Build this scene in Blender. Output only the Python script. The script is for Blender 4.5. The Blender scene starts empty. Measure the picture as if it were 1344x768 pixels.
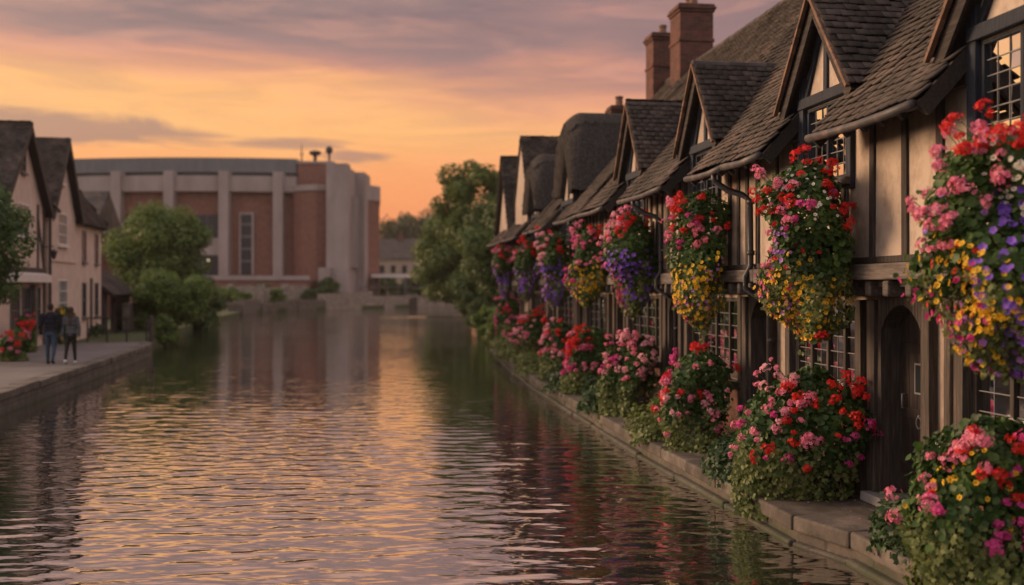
import bpy, bmesh, math, random
import numpy as np
from mathutils import Vector, Matrix
PI = math.pi; R = math.radians
random.seed(7); rng = np.random.default_rng(7)
sc = bpy.context.scene
COL = sc.collection

# ------------------------------------------------------------------ helpers: objects
def tag(o, label=None, cat=None, group=None, kind=None):
    if label: o['label'] = label
    if cat: o['category'] = cat
    if group: o['group'] = group
    if kind: o['kind'] = kind
    return o

class Frame:
    """a local frame (u along, o outward, z up) placed in the world"""
    def __init__(s, loc=(0, 0, 0), rz=0.0):
        s.m = Matrix.Translation(Vector(loc)) @ Matrix.Rotation(rz, 4, 'Z')
        s.rz = rz
    def pt(s, u, o, z): return s.m @ Vector((u, o, z))
WORLD = Frame()
ORG = {}        # thing / part name -> (frame, origin in frame)

def thing(name, frame, base, label, cat, group=None):
    e = bpy.data.objects.new(name, None)
    e.empty_display_size = .3
    COL.objects.link(e)
    e.location = frame.pt(*base); e.rotation_euler = (0, 0, frame.rz)
    ORG[e.name] = (frame, Vector(base))
    return tag(e, label, cat, group)

def link(name, me, parent=None, frame=WORLD):
    o = bpy.data.objects.new(name, me)
    COL.objects.link(o)
    if parent is not None:
        o.parent = parent; ORG[o.name] = ORG[parent.name]
    else:
        o.matrix_world = frame.m; ORG[o.name] = (frame, Vector((0, 0, 0)))
    return o

class MB:
    def __init__(s): s.v = []; s.f = []
    def poly(s, pts):
        n = len(s.v); s.v += [tuple(p) for p in pts]; s.f.append(tuple(range(n, n+len(pts)))); return s
    def hexa(s, p):
        n = len(s.v); s.v += [tuple(q) for q in p]
        for f in ((0,3,2,1),(4,5,6,7),(0,1,5,4),(1,2,6,5),(2,3,7,6),(3,0,4,7)):
            s.f.append(tuple(n+i for i in f))
        return s
    def box(s, a0, a1, b0, b1, c0, c1, j=0):
        p = [(a0,b0,c0),(a1,b0,c0),(a1,b1,c0),(a0,b1,c0),(a0,b0,c1),(a1,b0,c1),(a1,b1,c1),(a0,b1,c1)]
        if j: p = [tuple(x+random.uniform(-j, j) for x in q) for q in p]
        return s.hexa(p)
    def beam(s, p, q, w, d, up=(0,1,0), j=0):
        """rectangular bar from p to q, width w across, depth d along 'up'"""
        p = Vector(p); q = Vector(q); a = (q-p).normalized(); u = Vector(up)
        u = (u - a*u.dot(a)).normalized(); c = a.cross(u)
        P = []
        for e in (p, q):
            for x, y in ((-1,-1),(1,-1),(1,1),(-1,1)):
                jj = Vector((random.uniform(-j,j),random.uniform(-j,j),random.uniform(-j,j))) if j else Vector((0,0,0))
                P.append(e + c*(x*w/2) + u*(y*d/2) + jj)
        return s.hexa(P)
    def prism(s, pts, vec):
        n = len(s.v); k = len(pts); vec = Vector(vec)
        s.v += [tuple(p) for p in pts] + [tuple(Vector(p)+vec) for p in pts]
        s.f.append(tuple(range(n, n+k))[::-1]); s.f.append(tuple(range(n+k, n+2*k)))
        for i in range(k):
            s.f.append((n+i, n+(i+1) % k, n+k+(i+1) % k, n+k+i))
        return s
    def tube(s, pts, rad, seg=10, cap=True):
        pts = [Vector(p) for p in pts]
        if not hasattr(rad, '__len__'): rad = [rad]*len(pts)
        n0 = len(s.v); ref = None
        for i, p in enumerate(pts):
            a = (pts[min(i+1, len(pts)-1)] - pts[max(i-1, 0)]).normalized()
            if ref is None: ref = Vector((1,0,0)) if abs(a.x) < .9 else Vector((0,1,0))
            ref = (ref - a*ref.dot(a)).normalized(); b = a.cross(ref)
            for k in range(seg):
                t = 2*PI*k/seg
                s.v.append(tuple(p + (ref*math.cos(t) + b*math.sin(t))*rad[i]))
        for i in range(len(pts)-1):
            for k in range(seg):
                a = n0+i*seg+k; b = n0+i*seg+(k+1) % seg
                s.f.append((a, b, b+seg, a+seg))
        if cap:
            s.f.append(tuple(n0+k for k in range(seg))[::-1])
            e = n0+(len(pts)-1)*seg; s.f.append(tuple(e+k for k in range(seg)))
        return s
    def lathe(s, c, prof, seg=16):
        n0 = len(s.v)
        for r, z in prof:
            for k in range(seg):
                t = 2*PI*k/seg; s.v.append((c[0]+r*math.cos(t), c[1]+r*math.sin(t), c[2]+z))
        for i in range(len(prof)-1):
            for k in range(seg):
                a = n0+i*seg+k; b = n0+i*seg+(k+1) % seg
                s.f.append((a, b, b+seg, a+seg))
        s.f.append(tuple(n0+k for k in range(seg))[::-1])
        e = n0+(len(prof)-1)*seg; s.f.append(tuple(e+k for k in range(seg)))
        return s
    def ell(s, c, r, seg=14, rings=9):
        n0 = len(s.v); c = Vector(c)
        s.v.append((c.x, c.y, c.z+r[2]))
        for i in range(1, rings):
            a = PI*i/rings
            for k in range(seg):
                t = 2*PI*k/seg
                s.v.append((c.x+r[0]*math.sin(a)*math.cos(t), c.y+r[1]*math.sin(a)*math.sin(t), c.z+r[2]*math.cos(a)))
        s.v.append((c.x, c.y, c.z-r[2])); last = len(s.v)-1
        for k in range(seg):
            s.f.append((n0, n0+1+k, n0+1+(k+1) % seg))
            b = n0+1+(rings-2)*seg
            s.f.append((last, b+(k+1) % seg, b+k))
        for i in range(rings-2):
            for k in range(seg):
                a = n0+1+i*seg+k; b = n0+1+i*seg+(k+1) % seg
                s.f.append((a, a+seg, b+seg, b))
        return s
    def holed(s, u0, u1, z0, z1, o0, o1, holes):
        """a wall slab with rectangular openings (u0,u1,z0,z1)"""
        us = sorted({u0, u1, *[x for h in holes for x in h[:2] if u0 < x < u1]})
        zs = sorted({z0, z1, *[x for h in holes for x in h[2:4] if z0 < x < z1]})
        def solid(i, k):
            if i < 0 or k < 0 or i >= len(us)-1 or k >= len(zs)-1: return False
            cu = (us[i]+us[i+1])/2; cz = (zs[k]+zs[k+1])/2
            return not any(h[0] < cu < h[1] and h[2] < cz < h[3] for h in holes)
        for i in range(len(us)-1):
            for k in range(len(zs)-1):
                if not solid(i, k): continue
                a, b, c, d = us[i], us[i+1], zs[k], zs[k+1]
                s.poly([(a,o1,c),(b,o1,c),(b,o1,d),(a,o1,d)]); s.poly([(a,o0,c),(a,o0,d),(b,o0,d),(b,o0,c)])
                if not solid(i-1, k): s.poly([(a,o0,c),(a,o1,c),(a,o1,d),(a,o0,d)])
                if not solid(i+1, k): s.poly([(b,o0,c),(b,o0,d),(b,o1,d),(b,o1,c)])
                if not solid(i, k-1): s.poly([(a,o0,c),(b,o0,c),(b,o1,c),(a,o1,c)])
                if not solid(i, k+1): s.poly([(a,o0,d),(a,o1,d),(b,o1,d),(b,o0,d)])
        return s
    def build(s, name, mat, parent=None, frame=WORLD, smooth=False, bevel=0, org=None):
        if not s.f: print('EMPTY', name); return None
        me = bpy.data.meshes.new(name)
        off = ORG[parent.name][1] if parent is not None else Vector((0, 0, 0))
        me.from_pydata([(x-off.x, y-off.y, z-off.z) for x, y, z in s.v], [], s.f)
        me.materials.append(mat); me.update()
        if smooth: me.polygons.foreach_set('use_smooth', [True]*len(me.polygons))
        o = link(name, me, parent, frame)
        if bevel:
            m = o.modifiers.new('bevel', 'BEVEL'); m.width = bevel; m.segments = 2; m.limit_method = 'ANGLE'
        return o

def tri_mesh(name, V, T, mat, parent=None, frame=WORLD, smooth=False):
    """fast all-triangle (or quad) mesh from numpy arrays"""
    off = np.array(ORG[parent.name][1]) if parent is not None else np.zeros(3)
    V = np.asarray(V, dtype=np.float64) - off; T = np.asarray(T, dtype=np.int32); k = T.shape[1]
    me = bpy.data.meshes.new(name)
    me.vertices.add(len(V)); me.vertices.foreach_set("co", np.ascontiguousarray(V, dtype=np.float32).ravel())
    me.loops.add(T.size); me.loops.foreach_set("vertex_index", np.ascontiguousarray(T.ravel(), dtype=np.int32))
    me.polygons.add(len(T)); me.polygons.foreach_set('loop_start', np.arange(len(T), dtype=np.int32)*k)
    try: me.polygons.foreach_set('loop_total', np.full(len(T), k, dtype=np.int32))
    except Exception: pass
    me.update(calc_edges=True)
    if smooth: me.polygons.foreach_set("use_smooth", [True]*len(T))
    me.materials.append(mat)
    return link(name, me, parent, frame)

def basis(N, spin):
    """per-instance rotation: local z -> N, spun about it"""
    N = N/np.maximum(np.linalg.norm(N, axis=1, keepdims=True), 1e-9)
    ref = np.where(np.abs(N[:, 2:3]) < .95, np.array([[0, 0, 1.]]), np.array([[1., 0, 0]]))
    X = np.cross(ref, N); X /= np.linalg.norm(X, axis=1, keepdims=True)
    Y = np.cross(N, X)
    c = np.cos(spin)[:, None]; s_ = np.sin(spin)[:, None]
    return X*c + Y*s_, Y*c - X*s_, N

def scatter(tv, tt, P, N, S, spin=None):
    tv = np.asarray(tv, float); tt = np.asarray(tt)
    n = len(P)
    if spin is None: spin = rng.uniform(0, 2*PI, n)
    X, Y, Z = basis(np.asarray(N, float), spin)
    S = np.broadcast_to(np.asarray(S, float), (n,))[:, None, None]
    V = P[:, None, :] + S*(tv[None, :, 0:1]*X[:, None, :] + tv[None, :, 1:2]*Y[:, None, :] + tv[None, :, 2:3]*Z[:, None, :])
    T = tt[None] + (np.arange(n)*len(tv))[:, None, None]
    return V.reshape(-1, 3), T.reshape(-1, tt.shape[1])
def join(parts):
    Vs, Ts, n = [], [], 0
    for V, T in parts:
        Vs.append(V); Ts.append(T+n); n += len(V)
    return np.concatenate(Vs), np.concatenate(Ts)

# templates: round scalloped leaf, pointed leaf, five-petal floret, trumpet
def _fan(rad, z, cz):
    n = len(rad)
    v = [(0, 0, cz)] + [(r*math.cos(2*PI*i/n), r*math.sin(2*PI*i/n), z if not hasattr(z, '__len__') else z[i]) for i, r in enumerate(rad)]
    return np.array(v), np.array([(0, 1+i, 1+(i+1) % n) for i in range(n)])
ROUND_LEAF = _fan([.5,.52,.46,.54,.46,.52,.5,.3], [.05,.02,.07,0,.07,.02,.05,0], -.06)
POINT_LEAF = (np.array([(0,-.5,0),(.28,-.12,.07),(.2,.2,.06),(0,.55,-.04),(-.2,.2,.06),(-.28,-.12,.07)]), np.array([(0,1,2),(0,2,3),(0,3,4),(0,4,5)]))
IVY_LEAF = _fan([.55,.3,.5,.28,.42,.2,.42,.28,.5,.3], [-.06,.02,0,.03,0,.02,0,.03,0,.02], .03)
CLUMP_LEAF = (np.array([(0,-.5,0),(.34,-.1,.1),(0,.55,-.02),(-.34,-.1,.1)]), np.array([(0,1,2),(0,2,3)]))
def _floret(n, w, cup):
    V, T = [], []
    for i in range(n):
        a = 2*PI*i/n; c, s_ = math.cos(a), math.sin(a); k = len(V)
        for r, x, z in ((.06, 0, 0), (.34, -w, cup*.6), (.52, 0, cup), (.34, w, cup*.6)):
            V.append((r*c - x*s_, r*s_ + x*c, z + .02*i))
        T += [(k, k+3, k+2), (k, k+2, k+1)]
    return np.array(V), np.array(T)
FLORET = _floret(5, .22, .1)
DAISY = _floret(6, .2, .16)
TRUMPET = _fan([.5,.47,.4,.47,.5,.47,.4,.47,.5,.47,.4,.47,.5,.47,.4,.47,.5,.47,.4,.47], [.06 if i % 4 != 2 else .0 for i in range(20)], -.22)

# ------------------------------------------------------------------ helpers: materials
def newmat(name):
    m = bpy.data.materials.new(name); m.use_nodes = True
    nt = m.node_tree; return m, nt, nt.nodes['Principled BSDF'], nt.nodes['Material Output']
def N(nt, t, **kw):
    n = nt.nodes.new(t)
    for k, v in kw.items():
        if k in n.inputs: n.inputs[k].default_value = v
        else: setattr(n, k, v)
    return n
def c4(c): return (c[0], c[1], c[2], 1)
def mixc(nt, fac, a, b, mode='MIX'):
    m = nt.nodes.new('ShaderNodeMix'); m.data_type = 'RGBA'; m.blend_type = mode; m.clamp_factor = True
    for sock, val in ((m.inputs[0], fac), (m.inputs[6], a), (m.inputs[7], b)):
        if isinstance(val, bpy.types.NodeSocket): nt.links.new(val, sock)
        elif isinstance(val, (int, float)): sock.default_value = val
        else: sock.default_value = c4(val)
    return m.outputs[2]
def ramp(nt, src, stops, interp='LINEAR'):
    r = nt.nodes.new('ShaderNodeValToRGB'); e = r.color_ramp.elements; r.color_ramp.interpolation = interp
    while len(e) < len(stops): e.new(.5)
    for el, (p, c) in zip(e, stops):
        el.position = p; el.color = c4(c) if hasattr(c, '__len__') else (c, c, c, 1)
    nt.links.new(src, r.inputs[0]); return r.outputs[0]
def math_(nt, op, a, b=None, c=None, clamp=False):
    m = nt.nodes.new('ShaderNodeMath'); m.operation = op; m.use_clamp = clamp
    for i, v in enumerate((a, b, c)):
        if v is None: continue
        if isinstance(v, bpy.types.NodeSocket): nt.links.new(v, m.inputs[i])
        else: m.inputs[i].default_value = v
    return m.outputs[0]
def coords(nt, scale=(1, 1, 1), kind='Object', rot=(0, 0, 0)):
    t = nt.nodes.new('ShaderNodeTexCoord'); mp = nt.nodes.new('ShaderNodeMapping')
    mp.inputs['Scale'].default_value = scale; mp.inputs['Rotation'].default_value = rot
    nt.links.new(t.outputs[kind], mp.inputs[0]); return mp.outputs[0]
def noise(nt, vec, scale, detail=4, rough=.6, dist=0):
    n = nt.nodes.new('ShaderNodeTexNoise')
    n.inputs['Scale'].default_value = scale; n.inputs['Detail'].default_value = detail; n.inputs['Roughness'].default_value = rough
    n.inputs['Distortion'].default_value = dist
    nt.links.new(vec, n.inputs['Vector']); return n.outputs['Fac']
def bump(nt, bs, h, strength, dist=.02, prev=None):
    b = nt.nodes.new('ShaderNodeBump'); b.inputs['Strength'].default_value = strength; b.inputs['Distance'].default_value = dist
    nt.links.new(h, b.inputs['Height'])
    if prev is not None: nt.links.new(prev, b.inputs['Normal'])
    nt.links.new(b.outputs[0], bs.inputs['Normal']); return b.outputs[0]

def m_noisy(name, stops, scale=3, stretch=(1,1,1), rough=.8, bumps=.3, bdist=.02, island=0.0, detail=6, spec=.3, kind='Object', fine=None):
    """mottled surface: noise through a colour ramp, random value per island, bump"""
    m, nt, bs, out = newmat(name)
    v = coords(nt, stretch, kind); f = noise(nt, v, scale, detail, .65)
    n = len(stops); lo, hi = .3, .72
    col = ramp(nt, f, [(lo+(hi-lo)*i/(n-1), c) for i, c in enumerate(stops)])
    if island:
        g = nt.nodes.new('ShaderNodeNewGeometry')
        val = math_(nt, 'MULTIPLY_ADD', g.outputs['Random Per Island'], island*2, 1-island)
        hs = nt.nodes.new('ShaderNodeHueSaturation'); nt.links.new(val, hs.inputs['Value']); nt.links.new(col, hs.inputs['Color'])
        col = hs.outputs[0]
    nt.links.new(col, bs.inputs['Base Color'])
    bs.inputs['Roughness'].default_value = rough; bs.inputs['Specular IOR Level'].default_value = spec
    if bumps:
        h = noise(nt, v, fine or scale*5, 5, .7)
        bump(nt, bs, h, bumps, bdist)
    return m

def m_leaf(name, dark, mid, light, var=.35, trans=.38, rough=.5, clump=1.2):
    m, nt, bs, out = newmat(name)
    g = nt.nodes.new('ShaderNodeNewGeometry')
    col = ramp(nt, g.outputs['Random Per Island'], [(0, dark), (.55, mid), (1, light)])
    f = noise(nt, coords(nt), clump, 3, .6)
    col = mixc(nt, ramp(nt, f, [(.4, 0.0), (.62, 1.0)]), col, mixc(nt, .6, col, light))
    nt.links.new(col, bs.inputs['Base Color']); bs.inputs['Roughness'].default_value = rough
    bs.inputs['Specular IOR Level'].default_value = .35
    if trans:
        t = nt.nodes.new('ShaderNodeBsdfTranslucent'); nt.links.new(col, t.inputs[0])
        mx = nt.nodes.new('ShaderNodeMixShader'); mx.inputs[0].default_value = trans
        nt.links.new(bs.outputs[0], mx.inputs[1]); nt.links.new(t.outputs[0], mx.inputs[2]); nt.links.new(mx.outputs[0], out.inputs[0])
    return m
def m_petal(name, a, b, rough=.6):
    m = m_leaf(name, a, [(x+y)/2 for x, y in zip(a, b)], b, trans=.3, rough=rough, clump=6)
    return m
def m_plain(name, c, rough=.5, metal=0, spec=.4):
    return m_noisy(name, [[x*.8 for x in c], c, [min(1, x*1.15) for x in c]], 6, rough=rough, bumps=.1, spec=spec)

def m_brick(name, c1, c2, mortar, scale=1, bw=.225, bh=.075, vertical='uz'):
    m, nt, bs, out = newmat(name)
    t = nt.nodes.new('ShaderNodeTexCoord'); sx = nt.nodes.new('ShaderNodeSeparateXYZ'); cx = nt.nodes.new('ShaderNodeCombineXYZ')
    nt.links.new(t.outputs['Object'], sx.inputs[0])
    nt.links.new(math_(nt, 'ADD', sx.outputs[0], sx.outputs[1]), cx.inputs[0]); nt.links.new(sx.outputs[2], cx.inputs[1])
    b = nt.nodes.new('ShaderNodeTexBrick')
    b.inputs['Scale'].default_value = 1; b.inputs['Brick Width'].default_value = bw*scale; b.inputs['Row Height'].default_value = bh*scale
    b.inputs['Mortar Size'].default_value = .008*scale; b.inputs['Mortar Smooth'].default_value = .3
    b.inputs['Color1'].default_value = c4(c1); b.inputs['Color2'].default_value = c4(c2); b.inputs['Mortar'].default_value = c4(mortar)
    b.inputs['Bias'].default_value = 0
    nt.links.new(cx.outputs[0], b.inputs['Vector'])
    f = noise(nt, coords(nt), 2.2, 5, .7)
    col = mixc(nt, .75, b.outputs['Color'], ramp(nt, f, [(.3, .45), (.7, 1.0)]), 'MULTIPLY')
    nt.links.new(col, bs.inputs['Base Color']); bs.inputs['Roughness'].default_value = .88; bs.inputs['Specular IOR Level'].default_value = .25
    bump(nt, bs, math_(nt, 'SUBTRACT', math_(nt, 'MULTIPLY', noise(nt, coords(nt), 30, 4), .3), b.outputs['Fac']), .6, .012)
    return m

def m_wood(name, dark, mid, light, axis='z', rough=.75, island=.25):
    st = {'z': (14, 14, 1.1), 'u': (1.1, 14, 14)}[axis]
    return m_noisy(name, [dark, mid, light], 2.2, st, rough, .55, .012, island, 8, .25, fine=5)

M = {}
def m_plaster(name, base, stain):
    m, nt, bs, out = newmat(name)
    v = coords(nt); f = noise(nt, v, 1.3, 6, .7); f2 = noise(nt, coords(nt, (2.0, 2.0, 1.1)), 1.5, 7, .75)
    col = mixc(nt, ramp(nt, f, [(.38, 1.0), (.68, 0.0)]), base, [x*.8 for x in base])
    col = mixc(nt, ramp(nt, f2, [(.44, 0.0), (.70, .85)]), col, stain)
    nt.links.new(col, bs.inputs['Base Color']); bs.inputs['Roughness'].default_value = .9; bs.inputs['Specular IOR Level'].default_value = .2
    h = math_(nt, 'ADD', noise(nt, v, 9, 6, .75), math_(nt, 'MULTIPLY', noise(nt, v, 60, 3), .3))
    bump(nt, bs, h, .35, .015)
    return m
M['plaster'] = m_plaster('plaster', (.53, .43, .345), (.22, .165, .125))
M['plaster_pale'] = m_plaster('plaster_pale', (.46, .37, .30), (.28, .21, .16))
M['cream_render'] = m_plaster('cream_render', (.68, .54, .46), (.48, .37, .31))
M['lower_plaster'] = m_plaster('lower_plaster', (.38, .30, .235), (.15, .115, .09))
M['timber'] = m_wood('dark_timber', (.022, .018, .016), (.05, .041, .036), (.10, .082, .07))
M['timber_u'] = m_wood('dark_timber_lengthwise', (.012, .010, .010), (.032, .026, .023), (.075, .06, .05), 'u')
M['blue_timber'] = m_wood('blue_black_timber', (.012, .014, .02), (.024, .03, .042), (.05, .058, .075))
M['grey_timber'] = m_wood('weathered_timber', (.05, .042, .037), (.11, .092, .08), (.19, .16, .14), 'u')
M['brown_timber'] = m_wood('brown_timber', (.030, .024, .020), (.068, .055, .046), (.14, .11, .088))
M['door_wood'] = m_wood('door_wood', (.012, .009, .008), (.028, .021, .018), (.055, .04, .034))
M['tile'] = m_noisy('clay_tile', [(.030,.026,.022), (.062,.052,.046), (.135,.10,.085)], 1.3, rough=.85, bumps=.35, bdist=.01, island=.28, fine=24)
M['lit_edge_and_pot'] = m_noisy('lit_verge_and_pot', [(.09,.055,.038), (.17,.10,.066), (.23,.14,.095)], 4, rough=.85, bumps=.3, island=.3)  # clay tone warmed to carry the orange light on verge edges; pots share it
M['thatch'] = m_noisy('thatch', [(.035,.032,.030), (.088,.079,.072), (.165,.148,.134)], 4, (6,6,1.2), .95, 1.0, .12, 0, 8, .1, fine=14)
M['thatch_ridge'] = m_noisy('thatch_ridge', [(.045,.04,.036), (.11,.098,.088), (.19,.17,.15)], 4, (6,6,1.2), .95, 1.0, .12, 0, 8, .1, fine=14)
M['far_stone'] = m_brick('far_stone', (.38,.32,.265), (.27,.225,.19), (.16,.135,.115), 4)
M['brick'] = m_brick('old_brick', (.18,.068,.048), (.10,.046,.037), (.11,.09,.08))
M['brick_theatre'] = m_brick('theatre_brick', (.28,.125,.095), (.235,.11,.085), (.22,.15,.12), 2.2)
M['concrete'] = m_noisy('concrete', [(.24,.195,.185), (.30,.248,.237), (.36,.30,.285)], .5, (1,1,.35), .85, .15, .02)
M['roof_metal'] = m_noisy('roof_metal', [(.12,.128,.135), (.145,.155,.165), (.17,.18,.19)], .6, (2,2,.3), .5, .05, .02, spec=.5)
M['gutter'] = m_noisy('iron_gutter', [(.02,.02,.022), (.045,.04,.04), (.16,.11,.08)], 5, (1,1,1), .55, .2, .005, 0, 6, .5)
M['iron'] = m_plain('black_iron', (.018,.018,.02), .45)
M['lead'] = m_plain('lead_came', (.15,.145,.145), .5)
M['stone'] = m_noisy('quay_stone', [(.045,.038,.031), (.10,.085,.07), (.19,.16,.135)], 2.2, rough=.88, bumps=.5, bdist=.025, island=.18, fine=12)
M['step_stone'] = m_noisy('step_stone', [(.2,.19,.18), (.3,.28,.27), (.36,.34,.33)], 3, rough=.8, bumps=.3, bdist=.01)
M['path'] = m_noisy('path_asphalt', [(.10,.088,.082), (.135,.118,.11), (.17,.15,.14)], .7, rough=.9, bumps=.25, bdist=.01, fine=40)
M['ground'] = m_noisy('ground_soil_grass', [(.03,.04,.015), (.05,.065,.022), (.07,.075,.03)], .8, rough=.95, bumps=.5, bdist=.05)
M['leaf'] = m_leaf('geranium_leaf', (.02,.05,.012), (.044,.10,.024), (.09,.165,.04))
M['ivy'] = m_leaf('trailing_leaf', (.06,.09,.02), (.12,.16,.04), (.21,.245,.08), clump=3)
M['ivy_dark'] = m_leaf('clump_leaf', (.018,.042,.016), (.035,.075,.026), (.06,.11,.04), clump=3)
M['tree_leaf'] = m_leaf('tree_leaf', (.045,.082,.015), (.085,.142,.026), (.14,.2,.042), clump=.35)
M['tree_leaf_dark'] = m_leaf('tree_leaf_dark', (.032,.06,.017), (.065,.11,.03), (.105,.155,.045), clump=.5)
M['tree_leaf_olive'] = m_leaf('tree_leaf_olive', (.05,.082,.018), (.09,.135,.03), (.135,.185,.05), clump=.3)
M['bush_leaf'] = m_leaf('bush_leaf', (.045,.085,.016), (.085,.145,.026), (.15,.22,.045), clump=.8)
M['far_leaf'] = m_leaf('far_leaf', (.03,.045,.015), (.05,.07,.02), (.08,.095,.03), trans=.1, clump=.1)
M['bark'] = m_noisy('bark', [(.02,.016,.012), (.05,.04,.03), (.09,.07,.055)], 3, (3,3,.6), .95, .8, .05)
M['red'] = m_petal('red_petal', (.36,.004,.008), (.86,.034,.026))
M['pink'] = m_petal('pink_petal', (.62,.07,.18), (.90,.34,.45))
M['pale_pink'] = m_petal('pale_pink_petal', (.78,.27,.36), (.9,.52,.55))
M['magenta'] = m_petal('magenta_petal', (.50,.022,.17), (.75,.09,.34))
M['purple'] = m_petal('purple_petal', (.13,.045,.42), (.32,.15,.70))
M['mauve'] = m_petal('mauve_petal', (.33,.10,.42), (.55,.25,.62))
M['yellow'] = m_petal('yellow_petal', (.74,.36,.008), (.88,.58,.03))
M['white'] = m_petal('white_petal', (.75,.68,.55), (.85,.82,.72))
M['stem'] = m_plain('flower_stalk', (.05,.09,.025), .6)
M['coir'] = m_noisy('coir_liner', [(.04,.028,.018), (.08,.055,.035), (.13,.09,.055)], 12, (1,1,3), .95, .8, .02)
M['curtain'] = m_noisy('net_curtain', [(.58,.54,.5), (.72,.68,.63), (.82,.78,.73)], 9, (6,1,.5), .95, .2, .01)
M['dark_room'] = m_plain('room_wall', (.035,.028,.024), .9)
M['white_paint'] = m_plain('white_paint', (.62,.58,.54), .5)
M['grey_paint'] = m_plain('grey_paint', (.09,.09,.095), .5)
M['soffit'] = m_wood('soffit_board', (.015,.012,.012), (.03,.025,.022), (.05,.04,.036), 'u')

def m_glass(name, tint=(.84, .86, .87)):
    m, nt, bs, out = newmat(name)
    nt.nodes.remove(bs)
    g = nt.nodes.new('ShaderNodeBsdfGlossy'); g.inputs['Roughness'].default_value = .03
    t = nt.nodes.new('ShaderNodeBsdfTransparent'); t.inputs[0].default_value = c4(tint)
    f = nt.nodes.new('ShaderNodeFresnel'); f.inputs[0].default_value = 2.5
    b = nt.nodes.new('ShaderNodeBump'); b.inputs['Strength'].default_value = .10; b.inputs['Distance'].default_value = .01
    nt.links.new(noise(nt, coords(nt, (1, 1, 1)), 3, 1), b.inputs['Height'])
    nt.links.new(b.outputs[0], g.inputs['Normal']); nt.links.new(b.outputs[0], f.inputs['Normal'])
    mx = nt.nodes.new('ShaderNodeMixShader')
    nt.links.new(f.outputs[0], mx.inputs[0]); nt.links.new(t.outputs[0], mx.inputs[1]); nt.links.new(g.outputs[0], mx.inputs[2])
    nt.links.new(mx.outputs[0], out.inputs[0]); return m
M['glass'] = m_glass('old_window_glass')
def m_darkglass(name):
    m, nt, bs, out = newmat(name)
    bs.inputs['Base Color'].default_value = (.02,.025,.03,1); bs.inputs['Roughness'].default_value = .15; bs.inputs['Specular IOR Level'].default_value = .25
    bump(nt, bs, noise(nt, coords(nt), 1.5, 2), .1, .02); return m
M['dark_glass'] = m_darkglass('dark_glass')

# quay wall: stone with algae near the water line
def m_quaywall():
    m, nt, bs, out = newmat('embankment_stone')
    t = nt.nodes.new('ShaderNodeTexCoord'); sx = nt.nodes.new('ShaderNodeSeparateXYZ'); nt.links.new(t.outputs['Object'], sx.inputs[0])
    v = coords(nt); f = noise(nt, v, 2.5, 6, .7); f2 = noise(nt, v, 1.1, 5, .7)
    cx = nt.nodes.new('ShaderNodeCombineXYZ'); nt.links.new(math_(nt, 'ADD', sx.outputs[0], sx.outputs[1]), cx.inputs[0]); nt.links.new(sx.outputs[2], cx.inputs[1])
    b = nt.nodes.new('ShaderNodeTexBrick'); b.inputs['Scale'].default_value = 1; b.inputs['Brick Width'].default_value = .55; b.inputs['Row Height'].default_value = .2
    b.inputs['Mortar Size'].default_value = .012; b.inputs['Color1'].default_value = (1,1,1,1); b.inputs['Color2'].default_value = (.7,.7,.7,1); b.inputs['Mortar'].default_value = (.35,.35,.35,1)
    nt.links.new(cx.outputs[0], b.inputs['Vector'])
    col = ramp(nt, f, [(.3, (.05,.042,.034)), (.5, (.105,.088,.07)), (.7, (.17,.14,.115))])
    col = mixc(nt, .8, col, b.outputs['Color'], 'MULTIPLY')
    alg = math_(nt, 'ADD', math_(nt, 'MULTIPLY', sx.outputs[2], -2.6), math_(nt, 'MULTIPLY', f2, 1.9))
    col = mixc(nt, ramp(nt, alg, [(.1, 0.0), (.62, .9)]), col, (.03,.042,.014))
    nt.links.new(col, bs.inputs['Base Color']); bs.inputs['Roughness'].default_value = .85
    bump(nt, bs, math_(nt, 'ADD', noise(nt, v, 14, 6, .7), b.outputs['Color']), .6, .03)
    return m
M['quay_wall'] = m_quaywall()

# ------------------------------------------------------------------ camera, sun, sky
CAMZ = 2.85; FPX = 1400.0
cam = bpy.data.objects.new('camera', bpy.data.cameras.new('camera')); COL.objects.link(cam)
cam.location = (0, 0, CAMZ); cam.rotation_euler = (PI/2, 0, 0)
cam.data.lens = 37.5; cam.data.sensor_width = 36; cam.data.shift_y = -6/1344
cam.data.clip_end = 6000; cam.data.clip_start = .05
cam.data.dof.use_dof = True; cam.data.dof.focus_distance = 12.0; cam.data.dof.aperture_fstop = .8
sc.camera = cam
SUN_AZ, SUN_EL = R(-70), R(14)       # left of the view, low
sd = Vector((math.sin(SUN_AZ)*math.cos(SUN_EL), math.cos(SUN_AZ)*math.cos(SUN_EL), math.sin(SUN_EL)))
sl = bpy.data.lights.new('sun', 'SUN'); sun = bpy.data.objects.new('sun', sl); COL.objects.link(sun)
sl.energy = 3.0; sl.angle = R(24); sl.color = (1, .66, .42)
sun.rotation_euler = (-sd).to_track_quat('-Z', 'Y').to_euler()

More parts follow.
